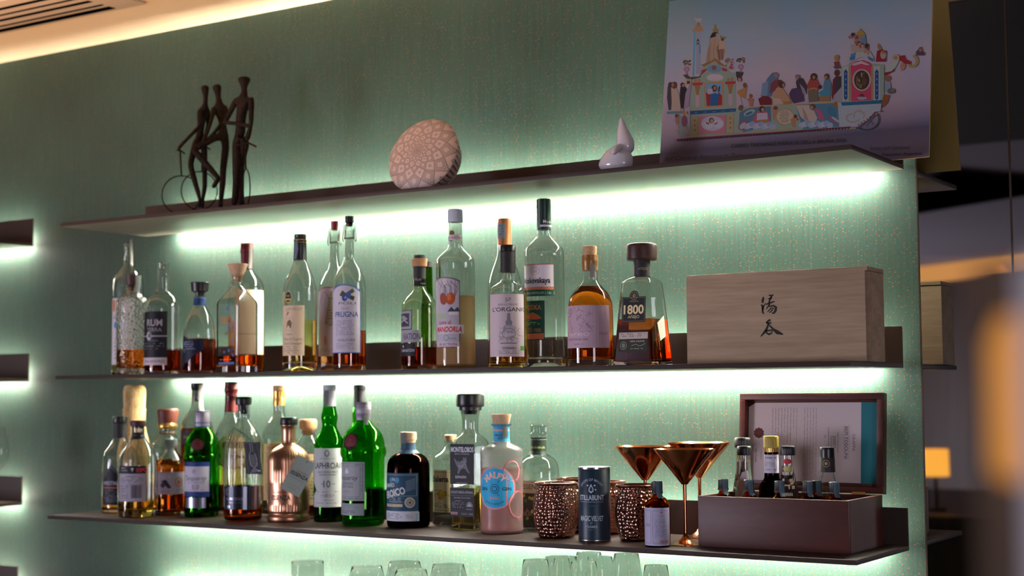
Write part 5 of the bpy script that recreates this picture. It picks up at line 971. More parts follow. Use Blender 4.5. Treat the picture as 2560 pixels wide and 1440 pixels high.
def bird():
    yb = -.20; c = PY(1538, 400, yb); k = pix(c)[2]/F; M = mat('lilac_white_porcelain', 'd0ccd4', .22, coat=.4)
    t = thing('porcelain_bird', 'small white porcelain bird with pointed cone head, beside the painting on the top shelf', 'figurine', (c.x, yb, ZT))
    def Q(X, Y): p = PY(1440+X/8, 270+Y/8, yb); return p-Vector((c.x, yb, ZT))
    bm = bmesh.new(); bmesh.ops.create_uvsphere(bm, u_segments=32, v_segments=20, radius=1); b0 = Q(800, 1120)
    for v in bm.verts:
        x, y, z = v.co; zz = z if z > 0 else z*.6; sx = 45 if x > 0 else 47; sh = (1-max(z, 0))*0; top = 46*(1-.18*max(-x, 0)**2)
        v.co = b0+Vector((x*sx*k-z*0*k+(max(z, 0)*6*k), y*30*k, zz*top*k))
    obj('body', bm, M, t, 80)
    bm = bmesh.new(); pts = [((975, 930), 12), ((985, 880), 19), ((990, 830), 22.5), ((985, 740), 23.5), ((985, 660), 22.5), ((965, 560), 19), ((940, 440), 14), ((920, 330), 9), ((910, 250), 6), ((905, 210), 3.5), ((903, 196), 1)]
    prev = None
    for (X, Y), r in pts:
        p = Q(X, Y); vs = [bm.verts.new(p+Vector((math.cos(a)*r*k, math.sin(a)*r*.85*k, 0))) for a in (2*PI*i/24 for i in range(24))]
        if prev: [bm.faces.new((prev[i], prev[(i+1) % 24], vs[(i+1) % 24], vs[i])) for i in range(24)]
        else: bm.faces.new(vs[::-1])
        prev = vs
    bm.faces.new(prev); obj('cone_head', bm, M, t, 80)
    b_ = Q(940, 880)+Vector((-.001, -.026, 0)); tb = bmesh.new(); tube(tb, [b_+Vector((.002, .012, .008)), b_+Vector((0, .002, .003)), b_+Vector((-.001, -.006, -.004)), b_+Vector((-.001, -.010, -.009))], [.007, .0075, .006, .002], 12); obj('beak', tb, M, t, 80)
bird()
# ================================================================== GLASSES ON THE LOWEST SHELF
def vbase(u, v, y, z): p = PY(u, v, y); return pix((p.x, y, z))[1]
def glass(label, u, v, hw, y, kind='tulip', z=Z4, um=None):
    p = PY(u, v, y); t = thing('wine_glass' if kind != 'tumbler' else 'drinking_tumbler', label, 'glass', (p.x, y, z), 0, 'clear glasses under the bottom shelf'); H = p.z-z; r = hw*pix(p)[2]/F; e = .0009
    if kind == 'tumbler': pr = [(0, r*.95), (.004, r*1.0), (H*.5, r*1.03), (H-.012, r*1.01), (H-.001, r)]; z0 = .008
    else: g = 1.42 if kind == 'tulip' else 1.25; pr = [(H*.46, .003), (H*.475, r*.5), (H*.52, r*g*.88), (H*.60, r*g), (H*.70, r*g*.97), (H*.86, r*1.18), (H-.001, r)]; z0 = H*.485
    ps = soften([q+(1, '') for q in pr], 2); outer = [q[:3] for q in ps]; inn = [(q[0], max(q[1]-e, .0005), 1) for q in ps if q[0] > z0]
    inn = [(z0, .0006, 1)]+[q for q in inn]; obj('bowl', loft(bmesh.new(), [(outer[0][0], .0004, 1)]+outer+[(H, r-e/2, 1)]+inn[::-1]), G_THIN, t)
    if kind != 'tumbler':
        obj('stem', loft(bmesh.new(), [(.006, .004, 1), (.02, .0032, 1), (H*.42, .0032, 1), (H*.462, .004, 1)]), G_THIN, t); obj('foot', loft(bmesh.new(), [(0, r*1.0, 1), (.0012, r*1.02, 1), (.002, r, 1), (.005, r*.3, 1), (.008, .004, 1)]), G_THIN, t)
    return t
for k, (a_, lb) in enumerate([((769, 1403, 40, -.19, 'tumbler'), 'straight-sided tumbler, leftmost of the glasses at the bottom edge'), ((917, 1416, 38, -.24), 'tulip glass right of the straight-sided tumbler'), ((1012, 1404, 38, -.14), 'taller-standing tulip glass behind the middle of the left cluster'),
        ((1028, 1425, 39, -.26), 'tulip glass in front, middle of the left cluster'), ((1121, 1411, 39, -.19), 'tulip glass at the right end of the left cluster'), ((1339, 1399, 31, -.27, 'flare'), 'narrow glass, leftmost of the right cluster'), ((1402, 1392, 39, -.13), 'wide glass second in the right cluster, behind the narrow ones'),
        ((1404, 1396, 19, -.205, 'flare'), 'smallest narrow glass of the right cluster'), ((1472, 1381, 31, -.10), 'tapered glass whose rim stands highest in the right cluster'), ((1500, 1392, 31, -.17, 'flare'), 'narrow glass behind the centre of the right cluster'), ((1459, 1404, 32, -.27), 'front glass at the centre of the right cluster'),
        ((1566, 1384, 31, -.20), 'tapered glass standing apart to the right of the cluster'), ((1640, 1413, 29, -.26, 'flare'), 'shortest glass at the far right end of the row')]):
    glass(lb, *a_)
xr = PY(-22, 1090, -.2); gz = thing('wine_glass', 'rounded wine glass cut off by the left edge, on the second unit', 'glass', (xr.x, -.2, ZB))
k_ = pix((xr.x, -.2, ZB+.1))[2]/F; zt_ = zat(xr.x, -.2, 1068)-ZB; r = 42*k_; pr = soften([(zt_*.42, .003, 1, ''), (zt_*.45, r*.5, 1, ''), (zt_*.58, r, 1, ''), (zt_*.75, r*1.02, 1, ''), (zt_, r*.74, 1, '')]); o_ = [q[:3] for q in pr]
obj('bowl', loft(bmesh.new(), [(o_[0][0], .0004, 1)]+o_+[(q[0], max(q[1]-.001, .0004), 1) for q in o_[::-1] if q[0] > zt_*.45]), G_THIN, gz); obj('stem', loft(bmesh.new(), [(.004, .004, 1), (zt_*.43, .0032, 1)]), G_THIN, gz); obj('foot', loft(bmesh.new(), [(0, r*.8, 1), (.002, r*.8, 1), (.006, .004, 1)]), G_THIN, gz)
# ================================================================== OPEN WOODEN BOX WITH SMALL BOTTLES
def crate(dropper):
    p1, p2 = PZ(1745, 1366, ZB), PZ(2128, 1385, ZB); e = (p2-p1); W_ = e.length; e.normalize(); n = Vector((-e.y, e.x, 0)); H = zat(p2.x, p2.y, 1251.7)-ZB
    DP = .178; p1.y = p2.y = -.226; W_ = p2.x-p1.x; rz = 0; MW = woodmat('stained_mahogany', '3c1b16', '4c241d', (2, 8, 8), .45, 3)
    t = thing('open_wooden_box', 'open dark reddish wooden box with upright lid, right end of the bottom shelf', 'box', (p1.x, p1.y, ZB), rz); w_ = .008
    bxo('front_board', 0, 0, 0, W_, w_, H, MW, t, .001); bxo('back_board', 0, DP-w_, 0, W_, DP, H, MW, t, .001); bxo('side_board', 0, w_, 0, w_, DP-w_, H, MW, t); bxo('side_board', W_-w_, w_, 0, W_, DP-w_, H, MW, t); bxo('base_board', w_, w_, .001, W_-w_, DP-w_, .006, MW, t)
    ty = DP+.001; lidH = (1228-974)*pix((p2.x, p2.y+DP, ZB+.2))[2]/F; Lw = W_
    lid = thing('lid', None, None, (0, ty, H+.001)); lid.parent = t; lid.rotation_euler = (math.radians(-5), 0, 0); dp = .022
    bxo('lid_board', 0, dp-.005, 0, Lw, dp, lidH, MW, lid, .001); fw = .012
    for nm, q in (('lid_rail', (0, 0, 0, Lw, dp-.005, fw)), ('lid_rail', (0, 0, lidH-fw, Lw, dp-.005, lidH)), ('lid_rail', (0, 0, fw, fw, dp-.005, lidH-fw)), ('lid_rail', (Lw-fw, 0, fw, Lw, dp-.005, lidH-fw))): bxo(nm, *q, MW, lid, .001)
    for x in (Lw*.25, Lw*.8): bxo('hinge', x, -.002, -.004, x+.025, .004, .003, M_GOLD, lid)
    # certificate; drawn in the zoomed picture's coordinates
    sx = Lw/(1578-455); sz = lidH/(833-72)
    D = Decal().poly([(560, 142), (1393, 140), (1393, 755), (505, 748), (505, 175)], 'a89c9e').rect(1393, 140, 1530, 758, '0e5c66')
    D.poly([(590+(44 if k % 2 else 38)*math.cos(k*PI/10), 380+(44 if k % 2 else 38)*math.sin(k*PI/10)) for k in range(20)], '4a1614').ring(590, 380, 28, 28, 4, '38100f')
    def V(s, x, y, h, w_, col='4a4448', b=.0, sh=0): D.text(s, x, y, h, col, w_, b, sh, rot=PI/2)
    V('GRAPPA', 1338, 448, 22, 130, '5a5256'); V('BEPI TOSOLINI', 1281, 448, 24, 245, '3c363a', .005); D.rect(1262, 315, 1264, 580, '5a5256').rect(1300, 315, 1302, 580, '5a5256')
    V('IMBOTTIGLIATA IN', 1217, 447, 10, 160); V('2001', 1190, 440, 24, 90, '5a5256'); V('ESEMPLARE', 1165, 447, 10, 95); V('DI GRAPPA RISERVA', 1144, 420, 10, 170); V('N. .......', 1118, 430, 14, 70)
    q = random.Random(9)
    for k, x in enumerate((1045, 1022, 999, 976, 953, 890, 866, 842, 818, 794, 770, 746, 722, 698)):
        y1 = (700, 700, 690, 700, 690, 500, 350, 660, 470, 380, 380, 560, 600, 500)[k]; y = 180
        while y < y1:
            l = q.uniform(18, 60); D.line([(x+q.uniform(-2, 2), yy) if j % 2 else (x+q.uniform(3, 8), yy) for j, yy in enumerate([y+l*i/6 for i in range(7)])], 2.2, '6a5c60', same=y > 180); y += l+9
    V('Bepi Tosolini', 570, 560, 16, 110, '3c3438', 0, .4); V('IL PRESIDENTE', 612, 550, 8, 80)
    D.finish('certificate', lambda x, y, L: ((x-455)*sx, dp-.0055-L*EPS, (833-y)*sz), lid)
    zb = ZB+.0065
    def inbox(name, label, u, vt, dpt, build, cat='bottle', group=None):
        y = p1.y+dpt; v = vbase(u, vt, y, zb); b = Bot(name, label, u, v, vt, y=y, z=zb, cat=cat, um=u); b.vb = v; build(b, v, vt)
    def juice(cap, capm, hw, lid_hw, ch, liq, necklab=None):
        def f(b, vb, vt):
            b.body([(vb, hw), (vb-4, hw+1), (vt+135, hw+1), (vt+115, hw-3), (vt+85, hw*.68), (vt+62, lid_hw*.85), (vt+ch+4, lid_hw*.8), (vt+ch, lid_hw*.8, 's')], G_CLEAR, (vt+liq, capm[1]))
            b.part('cap', [(vt+ch+3, lid_hw, 's'), (vt+ch, lid_hw+.5, 's'), (vt+3, lid_hw+.5), (vt, lid_hw-2, 's')], capm[0], it=1, rip=lambda z: (.0002, 36))
            if necklab: necklab(b, vb, vt)
        return f
    def paperwrap(b, vb, vt): b.decal(Decal().poly([(-24, vt+150), (-22, vt+95), (-10, vt+65), (10, vt+60), (14, vt+100), (22, vt+150)], 'a8a0a8').line([(-14, vt+150), (0, vt+130), (14, vt+146)], 1, '7a4a3c'), 'paper_sleeve', 0, off=.0008)
    inbox('syrup_bottle', 'clear bottle with ridged black cap at the back left of the wooden box', 1859, 1094, DP*.80, juice(0, (M_BLACK, L_CLEAR), 27, 20, 22, 60))
    inbox('syrup_bottle', 'black-capped bottle with white paper sleeve, front left of the wooden box', 1863, 1115, DP*.55, juice(0, (M_BLACK, L_CLEAR), 27, 18, 20, 34, paperwrap))
    def bitt(b, vb, vt):
        b.decal(Decal().rect(-40, vt+46, 40, vt+92, 'b0acba').text('BITTERS', -2, vt+70, 10, '8a8690', 28).micro(-20, vt+52, 20, vt+60, 1, '6a6672', 3).micro(-20, vt+82, 20, vt+88, 1, '6a6672', 4), 'neck_label', -2, v=vt+70); b.part('gold_ribs', [(vt+40, 17.5, 's'), (vt+30, 18, 's')], M_GOLD, rip=lambda z: (.0005, 14))
    inbox('bitters_bottle', 'bottle with yellow screw cap and white neck label in the wooden box', 1930, 1090, DP*.55, lambda b, vb, vt: (b.body([(vb, 32), (vb-4, 33), (vt+128, 33), (vt+118, 28), (vt+108, 20), (vt+100, 18), (vt+36, 17, 's')], G_BROWN, (vt+92, L_COLA)), b.part('screw_cap', [(vt+28, 18.5, 's'), (vt+3, 19), (vt, 17, 's')], M_YELLOW, rip=lambda z: (.0002, 36)), bitt(b, vb, vt)))
    def lemon(b, vb, vt): b.decal(Decal().ell(-2, vt+38, 14, 7, 'a8343a').ell(0, vt+56, 16, 6, 'a8a060').micro(-18, vt+64, 18, vt+150, 5, 'a8b0a0', 3).line([(6, vt+150), (-10, vt+130), (6, vt+112)], 1, '4a4450').text('R1', -2, vt+130, 6, '4a4450', 9), 'print', 0)
    inbox('syrup_bottle', 'clear bottle with black cap and red and yellow print in the wooden box', 1971, 1115, DP*.50, juice(0, (M_BLACK, L_CLEAR), 28, 18.5, 20, 50, lemon))
    def sl(b, vb, vt): b.part('foil', [(vt+62, 19.5, 's'), (vt+26, 18.5, 's')], M_MATTE); b.decal(Decal().ring(0, vt+40, 9, 9, 1.5, '8a7a50').ell(0, vt+40, 4, 4, '8a7a50'), 'gold_print', -3, v=vt+40, pr=19.6)
    inbox('syrup_bottle', 'bottle with long black cap and round gold mark, rightmost tall one in the wooden box', 2070, 1118, DP*.60, lambda b, vb, vt: (b.body([(vb, 28), (vb-4, 29), (vt+130, 29), (vt+105, 26), (vt+80, 20), (vt+62, 16), (vt+26, 15, 's')], G_CLEAR, (vt+120, L_PALE)), b.part('cap', [(vt+26, 18, 's'), (vt+2, 18), (vt, 17, 's')], M_BLACK), sl(b, vb, vt)))
    for u, vt, dd, lb in ((1809, 1197, .3, 'leftmost'), (1873, 1199, .26, 'second from left'), (1950, 1202, .26, 'third from left'), (2020, 1203, .28, 'fourth from left'), (2043, 1201, .42, 'fifth from left'), (2087, 1205, .24, 'rightmost')):
        y = p1.y+DP*dd; v = vbase(u, vt, y, zb)
        dropper('sealed amber dropper bottle, %s of the small caps in the box' % lb, u, v, vt, 26, 24, 12.5, 'dropper bottles in the wooden box', False, y, zb)
# ================================================================== PAINTED PANEL
def painting():
    pb = PZ(2322, 391, ZT); yb = pb.y; x1 = pb.x; x0 = PY(1645, 404, yb).x; yt = yb+.06
    # lean: the upper edge rests on the wall; its height follows from the upper left corner at (1658, 6)
    Hh = .30
    for _ in range(30):
        s = (yt-yb)/Hh; pl = None; d = ray(1658, 6)
        # plane y = yb + s*(z-ZT)
        k = (yb+s*(CAM.z-ZT)-CAM.y)/(d.y-s*d.z); p = CAM+d*k; Hh = .5*Hh+.5*(p.z-ZT)
    s = (yt-yb)/Hh; A = math.atan(s); L_ = math.hypot(Hh, yt-yb); W_ = x1-x0
    t = thing('painted_panel', 'large painted panel of an ornate festival float, right end of top shelf', 'painting', (x0, yb, ZT))
    t.rotation_euler = (-A, 0, 0)
    bxo('panel_board', 0, .0004, 0, W_, .005, L_, mat('tan_board', 'c8a468', .7), t)
    def loc(X, Y):
        d = ray(1620+X/3.349, Y/3.349); k = (yb+s*(CAM.z-ZT)-CAM.y)/(d.y-s*d.z); p = CAM+d*k
        return p.x-x0, (p.z-ZT)/math.cos(A)
    global hx
    _h = hx; hx = lambda s: tuple(c*.50 for c in _h(s)[:3])+(1,)
    def fn(X, Y, L):
        a, b = loc(X, Y); return (min(max(a, 0), W_), -L*.000006, min(max(b, 0), L_))
    bm = bmesh.new(); cl = bm.loops.layers.float_color.new('Col'); st = [(0, '585060'), (.07, '544c5a'), (.15, '403a48'), (.2, '605664'), (.3, '7c6e78'), (.5, '857b85'), (.72, '6c7884'), (1, '4a646e')]; q = random.Random(1)
    N = 26
    for (b0, c0), (b1, c1) in zip(st, st[1:]):
        for i in range(N):
            xs = (W_*i/N, W_*(i+1)/N); f = bm.faces.new([bm.verts.new(v) for v in ((xs[0], 0, L_*b0), (xs[1], 0, L_*b0), (xs[1], 0, L_*b1), (xs[0], 0, L_*b1))])
            for l, c, xx in zip(f.loops, (c0, c0, c1, c1), (xs[0], xs[1], xs[1], xs[0])):
                g = 1+.06*math.sin(xx*40+b0*9); h = _h(c); l[cl] = (h[0]*g, h[1], h[2]*(2-g), 1)
    pass
    obj('painted_sky', bm, M_INK, t, 0)
    D = Decal(); P = D.poly; E = D.ell; Ln = D.line
    # pole with rays and banner
    P([(385, 262), (372, 640), (388, 640), (398, 262)], '5a9cc0').rect(402, 268, 442, 620, '8f98ac').rect(428, 380, 440, 450, '4a8cb4'); P([(412, 190), (362, 272), (392, 262), (402, 276), (418, 268), (424, 282), (436, 262), (468, 260), (444, 200), (432, 180)], 'a88c72')
    for k in range(6): Ln([(424, 190), (376+k*17, 264)], 2, '6a5440', same=k > 0)
    P([(385, 160), (398, 148), (412, 160), (440, 152), (456, 164), (440, 172), (450, 184), (420, 180), (400, 186), (410, 172)], 'b0a4a8'); P([(405, 345), (418, 320), (432, 345)], '3a4038'); Ln([(406, 352), (432, 376)], 6, '2a3a54'); Ln([(432, 352), (406, 376)], 6, '2a3a54')
    # crowned figure with child
    P([(552, 242), (558, 202), (572, 202), (578, 240), (594, 244), (588, 274), (546, 274), (540, 246)], '8a7a4a'); P([(540, 274), (566, 268), (590, 276), (586, 300), (560, 306), (536, 330), (512, 345), (524, 300)], '2e1c1c'); E(578, 290, 11, 13, 'b08a78')
    P([(520, 320), (572, 305), (600, 330), (655, 350), (650, 420), (632, 500), (600, 520), (482, 545), (494, 440)], 'a8907c'); P([(500, 420), (530, 330), (520, 530), (486, 540)], '96806e'); P([(572, 400), (600, 360), (640, 420), (630, 500), (590, 500)], '8a6858'); E(625, 325, 15, 17, '5a3a34'); P([(600, 345), (650, 345), (658, 410), (590, 412)], 'b49c88'); P([(600, 285), (612, 300), (660, 310), (650, 325), (604, 318)], '8a7c4a')
    Ln([(560, 330), (548, 420), (556, 520)], 3, '7a6454'); Ln([(590, 420), (600, 510)], 4, '4a3028'); Ln([(615, 412), (628, 500)], 4, '6a4c3c')
    # left tower
    G, Gd = '8a9c90', '6a8078'
    P([(296, 640), (330, 655), (430, 645), (450, 560), (560, 520), (660, 560), (700, 610), (800, 600), (735, 640), (738, 905), (355, 935), (345, 690)], G); P([(292, 628), (320, 655), (360, 668), (440, 648), (452, 600), (430, 640), (350, 645), (330, 620)], '4a4038'); P([(735, 600), (770, 598), (803, 606), (790, 640), (740, 650)], '3a3a38')
    P([(448, 590), (500, 570), (480, 600), (448, 625)], 'a02c3c'); P([(620, 565), (662, 580), (664, 600), (622, 590)], 'a02c3c'); E(555, 575, 62, 34, '6e8ca8'); E(554, 568, 20, 20, '8a5a48'); P([(440, 545), (470, 560), (540, 520), (560, 505), (590, 540), (650, 560), (640, 545), (580, 500), (560, 488), (530, 510)], '8a6a44')
    E(560, 650, 72, 32, 'b0aca8'); P([(495, 650), (530, 620), (560, 628), (600, 622), (635, 655), (600, 672), (560, 665), (520, 672)], 'c0b0bc')
    P([(345, 690), (370, 695), (360, 935), (338, 1100), (355, 1145), (735, 1110), (738, 905), (355, 935)], G)
    P([(472, 694), (628, 684), (636, 695), (632, 880), (618, 892), (490, 900), (474, 888)], 'b08448'); P([(484, 706), (620, 696), (622, 876), (612, 882), (492, 888), (484, 878)], '6c9cc4')
    P([(484, 780), (520, 770), (530, 886), (492, 888)], '9a2030'); P([(590, 770), (620, 800), (620, 878), (575, 884)], '9a2030'); P([(522, 790), (560, 780), (596, 790), (584, 884), (520, 886)], '1e5c94'); E(556, 740, 24, 28, '3a2420'); E(560, 738, 13, 17, '9a7060'); P([(500, 745), (540, 742), (545, 780), (500, 790)], 'b4a8a4'); P([(590, 730), (606, 716), (600, 770), (586, 770)], '4a3428')
    for x, y in ((415, 700), (690, 690)):
        P([(x-45, y-6), (x+45, y-10), (x+42, y+12), (x-40, y+16)], 'a82c40'); E(x-16, y-22, 12, 16, 'a8784c'); E(x+14, y-24, 12, 16, 'a8784c'); P([(x-26, y+14), (x+26, y+10), (x+12, y+70), (x+8, y+100), (x-8, y+100), (x-12, y+70)], '9a6a3c'); P([(x-16, y+96), (x+16, y+94), (x+18, y+180), (x, y+205), (x-18, y+182)], 'b896a4')
    for x, y in ((325, 580), (778, 560)): E(x, y, 26, 23, 'a07090'); E(x, y+2, 12, 10, '8a98a0'); P([(x-8, y+20), (x+8, y+20), (x+14, y+44), (x-12, y+46)], '9a6a90')
    r_ = random.Random(4)
    for x, y in ((328, 528), (776, 506)):
        for k in range(16): E(x+r_.uniform(-32, 32), y+r_.uniform(-22, 20), 9, 8, ('4a3c30', '6a5038', '3a4030', '8a6048')[k % 4], 8)
    for k in range(22): E(680+r_.uniform(-28, 34), 520+r_.uniform(-28, 55), 10, 9, ('a06a60', '8a5a4c', 'a83a50', '6a8050', 'b08a80')[k % 5], 8)
    P([(355, 930), (735, 908), (735, 935), (355, 960)], '1e4c80')
    for k in range(5): Ln([(390+k*75, 946-k*4.4), (420+k*75, 942-k*4.4)], 4, '6c90a8', same=k > 0)
    P([(428, 975), (655, 962), (650, 1112), (425, 1126)], 'b87080'); E(540, 1035, 95, 62, 'a8a8b8'); E(500, 1050, 45, 36, 'b4b4c4'); E(590, 1040, 42, 34, 'b4b4c4'); E(533, 1010, 22, 24, '6a4030'); E(536, 1014, 14, 17, 'b08470'); P([(486, 1020), (516, 1030), (512, 1046), (488, 1036)], '8a5040'); P([(556, 1036), (588, 1018), (584, 1034), (560, 1050)], 'a05060')
    P([(375, 985), (416, 980), (412, 1128), (372, 1130)], 'a8946c'); P([(666, 962), (718, 958), (714, 1108), (662, 1112)], 'a8946c'); P([(160, 935), (290, 930), (288, 952), (158, 955)], '5a8088')
    for X, Y in ((393, 1010), (393, 1050), (393, 1090), (690, 990), (690, 1030), (690, 1070)): E(X, Y, 9, 12, '8a7450', 10)
    P([(268, 960), (300, 985), (320, 1040), (340, 1100), (350, 1145), (300, 1140), (270, 1140)], '7c8c8c'); E(305, 1015, 24, 48, '7a4a60'); E(330, 1100, 14, 26, 'a88088', rot=-.5); E(325, 950, 14, 26, 'a0a0a0'); E(330, 945, 7, 12, 'a04050')
    P([(228, 960), (262, 958), (258, 1040), (240, 1050), (228, 1010)], '9a7060'); Ln([(240, 1040), (262, 1070), (240, 1100), (262, 1140)], 18, '9a8c84'); E(240, 970, 12, 14, '4a3028'); P([(296, 900), (306, 920), (318, 960), (300, 975), (288, 940)], 'a07838')
    # left people
    P([(165, 730), (180, 695), (205, 690), (212, 740), (205, 920), (175, 925), (160, 820)], '3e3a46'); E(188, 712, 18, 24, '4a2c24'); P([(195, 735), (232, 715), (262, 790), (278, 930), (195, 925), (200, 860)], 'b09c90'); E(222, 715, 22, 30, '5c3c2c'); E(208, 712, 10, 14, '9a7466'); P([(272, 730), (310, 722), (335, 760), (310, 830), (300, 915), (278, 905), (268, 800)], '1e1c28'); E(290, 712, 18, 20, '3c2a28'); E(298, 716, 12, 13, 'a47c6c'); P([(316, 780), (352, 700), (365, 700), (340, 900), (300, 915)], '98829a'); P([(318, 668), (365, 660), (362, 705), (320, 712)], 'a8987c'); P([(328, 680), (354, 678), (352, 702), (328, 704)], '3a342c')
    P([(738, 700), (775, 680), (800, 690), (828, 700), (832, 740), (815, 780), (740, 760)], 'a8a4ac'); E(768, 664, 22, 24, '3a2c2c'); E(768, 670, 15, 18, 'a87c6c'); P([(745, 765), (800, 740), (820, 700), (832, 720), (815, 830), (760, 800)], 'a8794a'); E(812, 715, 16, 22, '7a4a34'); P([(742, 780), (770, 800), (790, 870), (760, 892), (740, 880)], 'b0a0a8')
    E(862, 805, 14, 17, '8a5034'); P([(838, 828), (862, 818), (888, 832), (880, 860), (850, 862)], 'a8684c'); P([(845, 850), (882, 850), (876, 895), (850, 890)], 'a06a60'); P([(830, 822), (848, 838), (838, 850)], '8a6a8a')
    # hull
    P([(738, 905), (1605, 850), (1600, 860), (1630, 1070), (1560, 1080), (735, 1112)], G); P([(780, 898), (1600, 848), (1600, 860), (780, 908)], 'b09468')
    P([(770, 940), (850, 905), (1030, 890), (1034, 1050), (800, 1108), (760, 1060)], '4c7088'); P([(1240, 880), (1590, 862), (1620, 1060), (1300, 1085), (1260, 960)], '4c7890'); E(800, 1050, 50, 34, '8a5064', rot=-.8); E(796, 1054, 34, 20, 'a8a8a0', rot=-.8); E(850, 945, 50, 22, '9aa89c', rot=-.4); E(848, 950, 34, 12, '3c6888', rot=-.4); E(1540, 940, 34, 50, '3a7090', rot=-.5); E(1560, 1010, 60, 22, '7a6080', rot=.6); E(1574, 1004, 46, 10, 'a8a8a8', rot=.6)
    P([(870, 1020), (915, 935), (960, 925), (1000, 935), (1030, 1020), (1000, 1010), (900, 1030)], 'a85468'); P([(915, 950), (1000, 945), (1005, 1000), (912, 1010)], 'b4a8b8'); E(956, 915, 24, 26, '3c2624'); E(962, 920, 13, 17, 'a88070'); P([(930, 1005), (1010, 1000), (1008, 1028), (934, 1032)], 'a0703c')
    for k in range(10): E(830+k*24, 1062-(k % 3)*10, 30, 24, ('9aa0b8', 'a8acc0', '8c94ac')[k % 3], 14)
    E(1150, 980, 80, 72, 'a88a54', 30); E(1150, 980, 70, 62, 'b8a894', 30)
    for k in range(8): D.micro(1094+abs(k-3.5)*6, 928+k*13, 1206-abs(k-3.5)*6, 936+k*13, 1, '5a4434', 20+k, .95, .5)
    P([(1040, 905), (1100, 900), (1080, 940), (1060, 1010), (1048, 1000)], 'a87868'); E(1070, 905, 18, 16, '6a3c30'); P([(1195, 1000), (1230, 975), (1262, 990), (1240, 1020), (1235, 1070), (1210, 1060)], 'a87858'); E(1236, 975, 15, 15, '5a3028'); P([(1240, 985), (1268, 1000), (1252, 1012)], 'a83040')
    P([(1240, 885), (1345, 880), (1380, 900), (1420, 990), (1405, 1020), (1340, 1030), (1280, 980)], 'b8a69c'); P([(1290, 890), (1330, 960), (1350, 1020), (1310, 1000)], '9a8478'); E(1380, 898, 26, 26, '5a3830'); E(1372, 902, 14, 18, 'a07868'); P([(1390, 905), (1440, 920), (1470, 960), (1480, 1010), (1430, 995), (1420, 950)], 'b05470')
    for k in range(10): E(1290+k*26, 1050-(k % 3)*8, 28, 24, ('9ca4b8', 'a8b0c0', '8c98ac')[k % 3], 14)
    Ln([(1040, 1098), (1080, 1080), (1140, 1092), (1180, 1078), (1230, 1084)], 10, 'a8945c'); E(780, 905, 20, 24, '6a4c40'); E(1575, 880, 16, 32, '8a6438')
    # tent of people on the deck
    P([(945, 805), (1000, 660), (1040, 612), (1075, 605), (1100, 625), (1092, 650), (1075, 690), (1050, 760), (1030, 812)], '56708c'); E(1076, 634, 18, 20, '9a6c60'); P([(1030, 700), (1070, 668), (1118, 672), (1110, 710), (1060, 760), (1020, 790)], '7a3a40'); E(1106, 690, 20, 20, '5c3628'); P([(960, 700), (1010, 680), (1000, 800), (950, 806)], '7088a4')
    P([(925, 830), (960, 806), (1010, 808), (1034, 830), (1040, 880), (940, 882)], '6a1c24'); P([(1050, 800), (1075, 740), (1110, 720), (1130, 740), (1180, 815), (1190, 850), (1130, 850), (1140, 875), (1040, 878), (1044, 840)], 'b08868'); E(1122, 712, 26, 28, '4a2c24'); E(1136, 716, 10, 16, 'a07460'); P([(1050, 820), (1110, 830), (1140, 870), (1050, 878)], 'b4a094'); P([(1128, 852), (1200, 848), (1195, 872), (1138, 876)], '9a7440')
    P([(1182, 790), (1205, 745), (1260, 735), (1300, 755), (1310, 850), (1220, 868), (1196, 830)], '4c3458'); P([(1240, 690), (1260, 650), (1300, 660), (1330, 720), (1328, 790), (1250, 740)], '3c3040'); E(1256, 642, 22, 16, '6a6888'); E(1250, 656, 13, 14, 'a07868'); P([(1270, 700), (1310, 740), (1330, 790), (1300, 790)], '8a8498')
    P([(1330, 720), (1360, 660), (1410, 655), (1436, 700), (1425, 760), (1350, 770)], '9a4034'); E(1390, 645, 28, 30, '3c2820'); E(1390, 650, 13, 17, '9a6c58'); P([(1340, 765), (1420, 755), (1430, 850), (1350, 860)], '6a6450'); Ln([(1350, 750), (1390, 740), (1420, 750)], 12, 'a87c60')
    P([(1470, 720), (1480, 670), (1520, 660), (1538, 710), (1530, 780), (1470, 790)], '507c90'); E(1498, 644, 22, 26, '5a3428'); E(1490, 650, 11, 15, 'a87860'); P([(1425, 780), (1475, 750), (1530, 770), (1530, 800), (1450, 800)], '3a88a0'); P([(1440, 800), (1530, 798), (1526, 850), (1430, 852)], '8a7050'); E(1442, 730, 14, 18, '3a2824')
    P([(1545, 740), (1550, 670), (1575, 640), (1620, 640), (1628, 700), (1590, 800), (1550, 850), (1540, 800)], '6c2028'); P([(1580, 640), (1630, 650), (1600, 820), (1560, 850)], '3c3444'); E(1584, 612, 22, 28, '5a2c24'); P([(1560, 800), (1630, 720), (1625, 850), (1545, 856)], '98909c')
    # right tower
    P([(1620, 560), (1660, 550), (1690, 545), (1900, 535), (1980, 545), (1978, 835), (1950, 845), (1625, 860)], G); P([(1700, 545), (1740, 515), (1800, 505), (1855, 525), (1880, 545), (1880, 840), (1705, 850)], 'b83c5c'); P([(1705, 548), (1730, 530), (1790, 512), (1860, 545), (1830, 548), (1790, 535), (1735, 550)], 'b4acac')
    E(1792, 672, 78, 92, 'a8a094', 32); E(1792, 672, 64, 80, '3c2c24', 32); r2 = random.Random(6)
    for k in range(18): E(1792+r2.uniform(-40, 40), 672+r2.uniform(-58, 58), r2.uniform(6, 14), r2.uniform(12, 24), ('5a4030', '6c5a34', '4a2c28', '6a3430', '8a7c58')[k % 5], 10)
